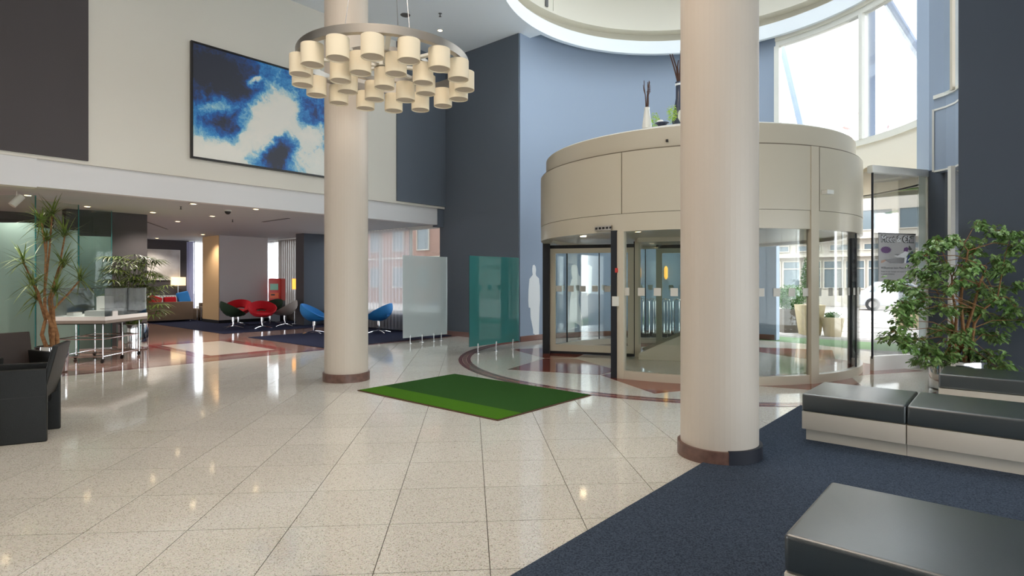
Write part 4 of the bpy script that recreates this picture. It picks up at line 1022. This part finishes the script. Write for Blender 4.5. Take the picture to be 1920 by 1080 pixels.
# ------------------------------------------------------------------ ceiling fittings
dl0 = None; dn = 0
names = ['above the glass partition at the picture edge', 'behind the frosted glass, second from the picture edge', 'above the green partition beside the palm', 'over the dark wall by the palm', 'nearest the back wall fascia, over the marble panel', 'over the red floor strips', 'over the pale marble panel', 'closest to the dome camera', 'beside the tan pillar', 'far back above the sofa']
pos = [(1.75, 12.6), (2.23, 13.79), (3.4, 14.93), (4.69, 15.07), (4.71, 12.76), (5.85, 16.9), (5.92, 14.85), (5.97, 12.67), (8.1, 21.1), (7.7, 24.3)]
for (x, y), nm in zip(pos, names):
    lb = 'recessed round downlight '+nm
    if dl0 is None:
        t = thing('downlight', lb, 'ceiling light', (x, y, 3.1), 0, 'lounge ceiling downlights')
        MB().arc((0, 0), .055, .078, 0, 2*PI, -.008, -.0005, 28).build('bezel', 'drum_white', t); MB().lathe([(0, -.004), (.055, -.004), (.055, -.001), (0, -.001)], 20).build('lens', 'bulb', t); dl0 = t
    else: dup(dl0, (x, y, 3.1), None, lb)
    l = bpy.data.lights.new('downlight_beam', 'SPOT'); l.energy = 125; l.color = (1, .91, .8); l.spot_size = R(125); l.spot_blend = .9; l.shadow_soft_size = .06
    o = bpy.data.objects.new('downlight_beam', l); COL.objects.link(o); o.location = (x, y, 3.06)
dup(dl0, (9.57, 10.62, ZC), None, 'bright round downlight in the high lobby ceiling beside the slate wall')
def fit(x, y, z, label, cat, prof, m, name):
    o = MB().lathe(prof, 20).build(name, m); o.location = (x, y, z); return tag(o, label, cat)
fit(8.49, 10.61, ZC, 'round grey speaker grille in the high lobby ceiling', 'speaker', [(0, -.012), (.1, -.012), (.115, -.002), (0, -.0005)], 'vent_grey', 'ceiling_speaker')
fit(8.96, 9.94, ZC, 'small sprinkler head in the high lobby ceiling', 'sprinkler', [(0, -.08), (.03, -.075), (.012, -.06), (.012, -.01), (.04, -.005), (0, -.0005)], 'vent_grey', 'sprinkler')
cd = thing('dome_camera', 'black dome camera hanging from the lounge ceiling', 'camera', (5.65, 13.34, 3.1))
MB().lathe([(0, -.03), (.075, -.03), (.08, -.001), (0, -.0005)], 24).build('base', 'drum_white', cd); MB().lathe([(0, -.1), (.035, -.09), (.06, -.06), (.065, -.03), (0, -.03)], 24).build('dome', 'black', cd)
for x, y, l_, r_, lb in ((7.4, 14.6, 1.4, 90, 'long slot vent in the lounge ceiling nearer the column'), (5.9, 18.6, 2.6, 60, 'long slot vent in the lounge ceiling above the sofa side')):
    t = thing('slot_vent', lb, 'vent', (x, y, 3.1), R(r_)); MB().bb((-l_/2, -.035, -.008), (l_/2, .035, -.0005)).build('slot', 'vent_grey', t); MB().bb((-l_/2, -.045, -.006), (l_/2, -.035, -.0005)).build('lip', 'drum_white', t)
for x, y, lb in ((4.7, 13.4, 'small sprinkler head in lounge ceiling by the fascia'), (6.6, 15.3, 'small sprinkler head in lounge ceiling over the marble panel')):
    fit(x, y, 3.1, lb, 'sprinkler', [(0, -.07), (.025, -.065), (.01, -.05), (.01, -.01), (.03, -.005), (0, -.0005)], 'vent_grey', 'sprinkler')
sp_ = thing('spotlight', 'white cylinder spotlight under the ceiling behind the frosted glass', 'spotlight', (2.0, 13.3, 3.1))
MB().tube([(0, 0, -.001), (0, 0, -.1)], .012, 8).build('stalk', 'drum_white', sp_); MB().tube([(.07, 0, -.08), (-.07, -.02, -.26)], .06, 16).build('housing', 'drum_white', sp_)

# ------------------------------------------------------------------ outdoors
struct(MB().bb((11.3, -40, -.2), (90, 70, -.02)).build('ground_plaza', 'paving'))
tag(MB().bb((14.8, -1.2, -.02), (16.6, 8.5, -.005)).build('outdoor_mat', 'grass_mat'), 'green outdoor matting on the plaza beyond the door', 'mat')
for k in range(5):
    struct(MB().bb((17.5+k*2.2, -20, -.02), (17.56+k*2.2, 20, -.012)).build('trim_%d' % (3+k), 'concrete'))
def window_grid(bd, x, y0, ny, step, z0, z1, wd, m='facade_pane', frame='facade_white', tr=None):
    for k in range(ny):
        y = y0+k*step
        f = MB(); 
        for lo, hi in (((x-.08, y, z0), (x+.02, y+.06, z1)), ((x-.08, y+wd-.06, z0), (x+.02, y+wd, z1)), ((x-.08, y+.06, z0), (x+.02, y+wd-.06, z0+.06)), ((x-.08, y+.06, z1-.06), (x+.02, y+wd-.06, z1))): f.bb(lo, hi)
        if tr: f.bb((x-.08, y+.06, tr-.03), (x+.02, y+wd-.06, tr+.03))
        w_ = f.build('window', frame, bd); MB().bb((x-.03, y+.06, z0+.06), (x-.01, y+wd-.06, z1-.06)).build('pane', m, w_)
XB = 38.0
bd = thing('office_building', 'pale building across the plaza with white framed windows', 'building', (0, 0, 0))
MB().bb((XB, -26, -.02), (XB+6, 38, 8.6)).build('wall', 'facade_white', bd)
window_grid(bd, XB, -14, 34, 1.13, 1.02, 2.68, 1.02, tr=2.2); window_grid(bd, XB, -14, 22, 1.74, 3.22, 3.63, 1.3); window_grid(bd, XB, -14, 20, 1.9, 4.34, 5.53, 1.66)
MB().bb((XB-.4, -26, 2.87), (XB, 38, 3.03)).build('cornice', 'facade_white', bd); MB().bb((XB-.55, -26, 3.87), (XB, 38, 4.05)).build('cornice', 'facade_white', bd)
MB().bb((XB-.12, -26, .0), (XB, 38, .95)).build('plinth', 'facade_white', bd)
# brick building seen through the lounge window
b2 = thing('brick_building', 'red brick building with white windows beyond the lounge window', 'building', (0, 0, 0))
MB().bb((24, 22, -.02), (30, 40, 9)).build('wall', 'brick_red', b2)
for z in (1.0, 3.4, 5.8): window_grid(b2, 24, 22.6, 7, 2.5, z, z+1.4, 1.2)
for z in (2.9, 5.3): MB().bb((23.93, 22, z), (24, 40, z+.12)).build('string_course', 'facade_white', b2)
struct(MB().bb((-10, 25.35, -.2), (11.3, 70, -.02)).build('ground_yard', 'paving'))
# planters
p = at(1482, 17.3); pt = thing('hedge_planter', 'clipped round hedge in a concrete trough outside the door', 'planter', (p.x, p.y, -.02))
MB().box((0, 0, .34), (.72, .72, .68), YAW).build('trough', 'concrete', pt, bevel=.015)
o = leaf_ball('hedge', '', (0, 0, .62), .44, .4, 2600, 'hedge_green', seed=9, sz=.035); o.parent = pt; o['kind'] = 'stuff'
def tapered(px, d, w0, w1, h, label, plant):
    p = at(px, d); t = thing('planter', label, 'planter', (p.x, p.y, -.02), YAW)
    m = MB(); m.add([(a*w0/2, b*w0/2, 0) for a, b in ((-1, -1), (1, -1), (1, 1), (-1, 1))]+[(a*w1/2, b*w1/2, h) for a, b in ((-1, -1), (1, -1), (1, 1), (-1, 1))], [(3, 2, 1, 0), (4, 5, 6, 7), (0, 1, 5, 4), (1, 2, 6, 5), (2, 3, 7, 6), (3, 0, 4, 7)])
    m.build('pot', 'planter_cream', t, bevel=.01); rx, rz, n, sd = plant
    o = leaf_ball('shrub', '', (0, 0, h-.03), rx, rz, n, 'hedge_green', seed=sd, sz=.035); o.parent = t; o['kind'] = 'stuff'; return t
tapered(1518, 16.4, .42, .6, .85, 'tall cream planter with a slim conifer outside the door', (.22, .75, 1500, 2)); tapered(1561, 15.9, .3, .44, .52, 'small cream planter with a low shrub outside the door', (.2, .08, 400, 3))
tapered(1705, 19, .5, .7, .6, 'pale planter behind the fig tree leaves outside', (.3, .25, 500, 6))
# car
cr = thing('car', 'white parked car partly hidden behind the fig tree outside', 'car', (*at(1690, 29.3)[:2], -.02), R(-80))
MB().slab([(-2.0, .25), (2.0, .25), (2.02, .55), (1.85, .8), (1.0, .9), (.4, 1.4), (-1.1, 1.42), (-1.75, .95), (-2.0, .85)], (0, .85, 0), (1, 0, 0), (0, 0, 1), 1.7).build('body', 'car_white', cr, bevel=.06, seg=3)
for y in (.86, -.86):
    MB().slab([(-1.4, .95), (.85, .93), (.35, 1.33), (-1.05, 1.35)], (0, y+.005 if y > 0 else y+.005, 0), (1, 0, 0), (0, 0, 1), .012).build('side_window', 'facade_pane', cr)
    for x in (-1.25, 1.3):
        wv = MB().tube([(x, y-.09, .32), (x, y+.05, .32)], .32, 24).build('wheel', 'tyre', cr); MB().tube([(x, y-.1, .32), (x, y+.06, .32)], .18, 18).build('hub_cap', 'steel', wv)
# porch canopy, struts and the outer post behind the high windows
can = thing('porch_canopy', 'beige flat canopy over the outside of the entrance', 'canopy', (0, 0, 0))
MB().prism([(RC[0]+(RR+.22)*math.cos(R(t)), RC[1]+(RR+.22)*math.sin(R(t))) for t in range(-86, 60, 5)]+[(15.3, 8.5), (15.3, -6), (11.5, -6)], 3.48, 3.7).build('soffit', 'canopy_beige', can); MB().bb((14.8, -6, 3.455), (14.95, 8.4, 3.48)).build('green_strip', 'canopy_green', can); MB().bb((15.3, -6, 3.4), (15.4, 8.5, 3.9)).build('fascia', 'frame_white', can)
def strut(pa, za, pb, zb, label):
    A_, B_ = at(*pa), at(*pb); A_.z, B_.z = za, zb
    return tag(MB().tube([A_, B_], .1, 8).build('roof_strut', 'strut_blue'), label, 'strut')
d_ = 17.5
strut((1463, d_), zat(70, d_), (1503, d_), zat(240, d_), 'slanting pale blue strut outside the high window nearest the column')
strut((1650, 14.5), zat(-20, 14.5), (1735, 14.5), zat(120, 14.5), 'slanting pale blue strut outside the high window by the pier')
A_ = at(1630, 13.4); tag(MB().box((A_.x, A_.y, 5.95), (.17, .17, 4.5), YAW).build('outer_post', 'strut_blue'), 'upright pale blue post outside between the high windows', 'post')
for px, sc, lb in ((1594, 1, 'distant pale red tower crane outside the wide high window'), (1660, 1.25, 'distant pale red tower crane outside the narrow high window')):
    d = 70; p = at(px, d); t = thing('tower_crane', lb, 'crane', (p.x, p.y, -.02))
    zt = zat(242, d)
    MB().bb((-.25, -.25, 0), (.25, .25, zt)).build('mast', 'crane_red', t)
    J = vr*1.0*sc+Vector((0, 0, 2.0*sc)); MB().tube([(0, 0, zt-.5), Vector((0, 0, zt))+J], .12, 4).build('jib', 'crane_red', t); MB().tube([(0, 0, zt), Vector((0, 0, zt))-vr*.9+Vector((0, 0, .3))], .2, 4).build('counter_jib', 'crane_red', t)
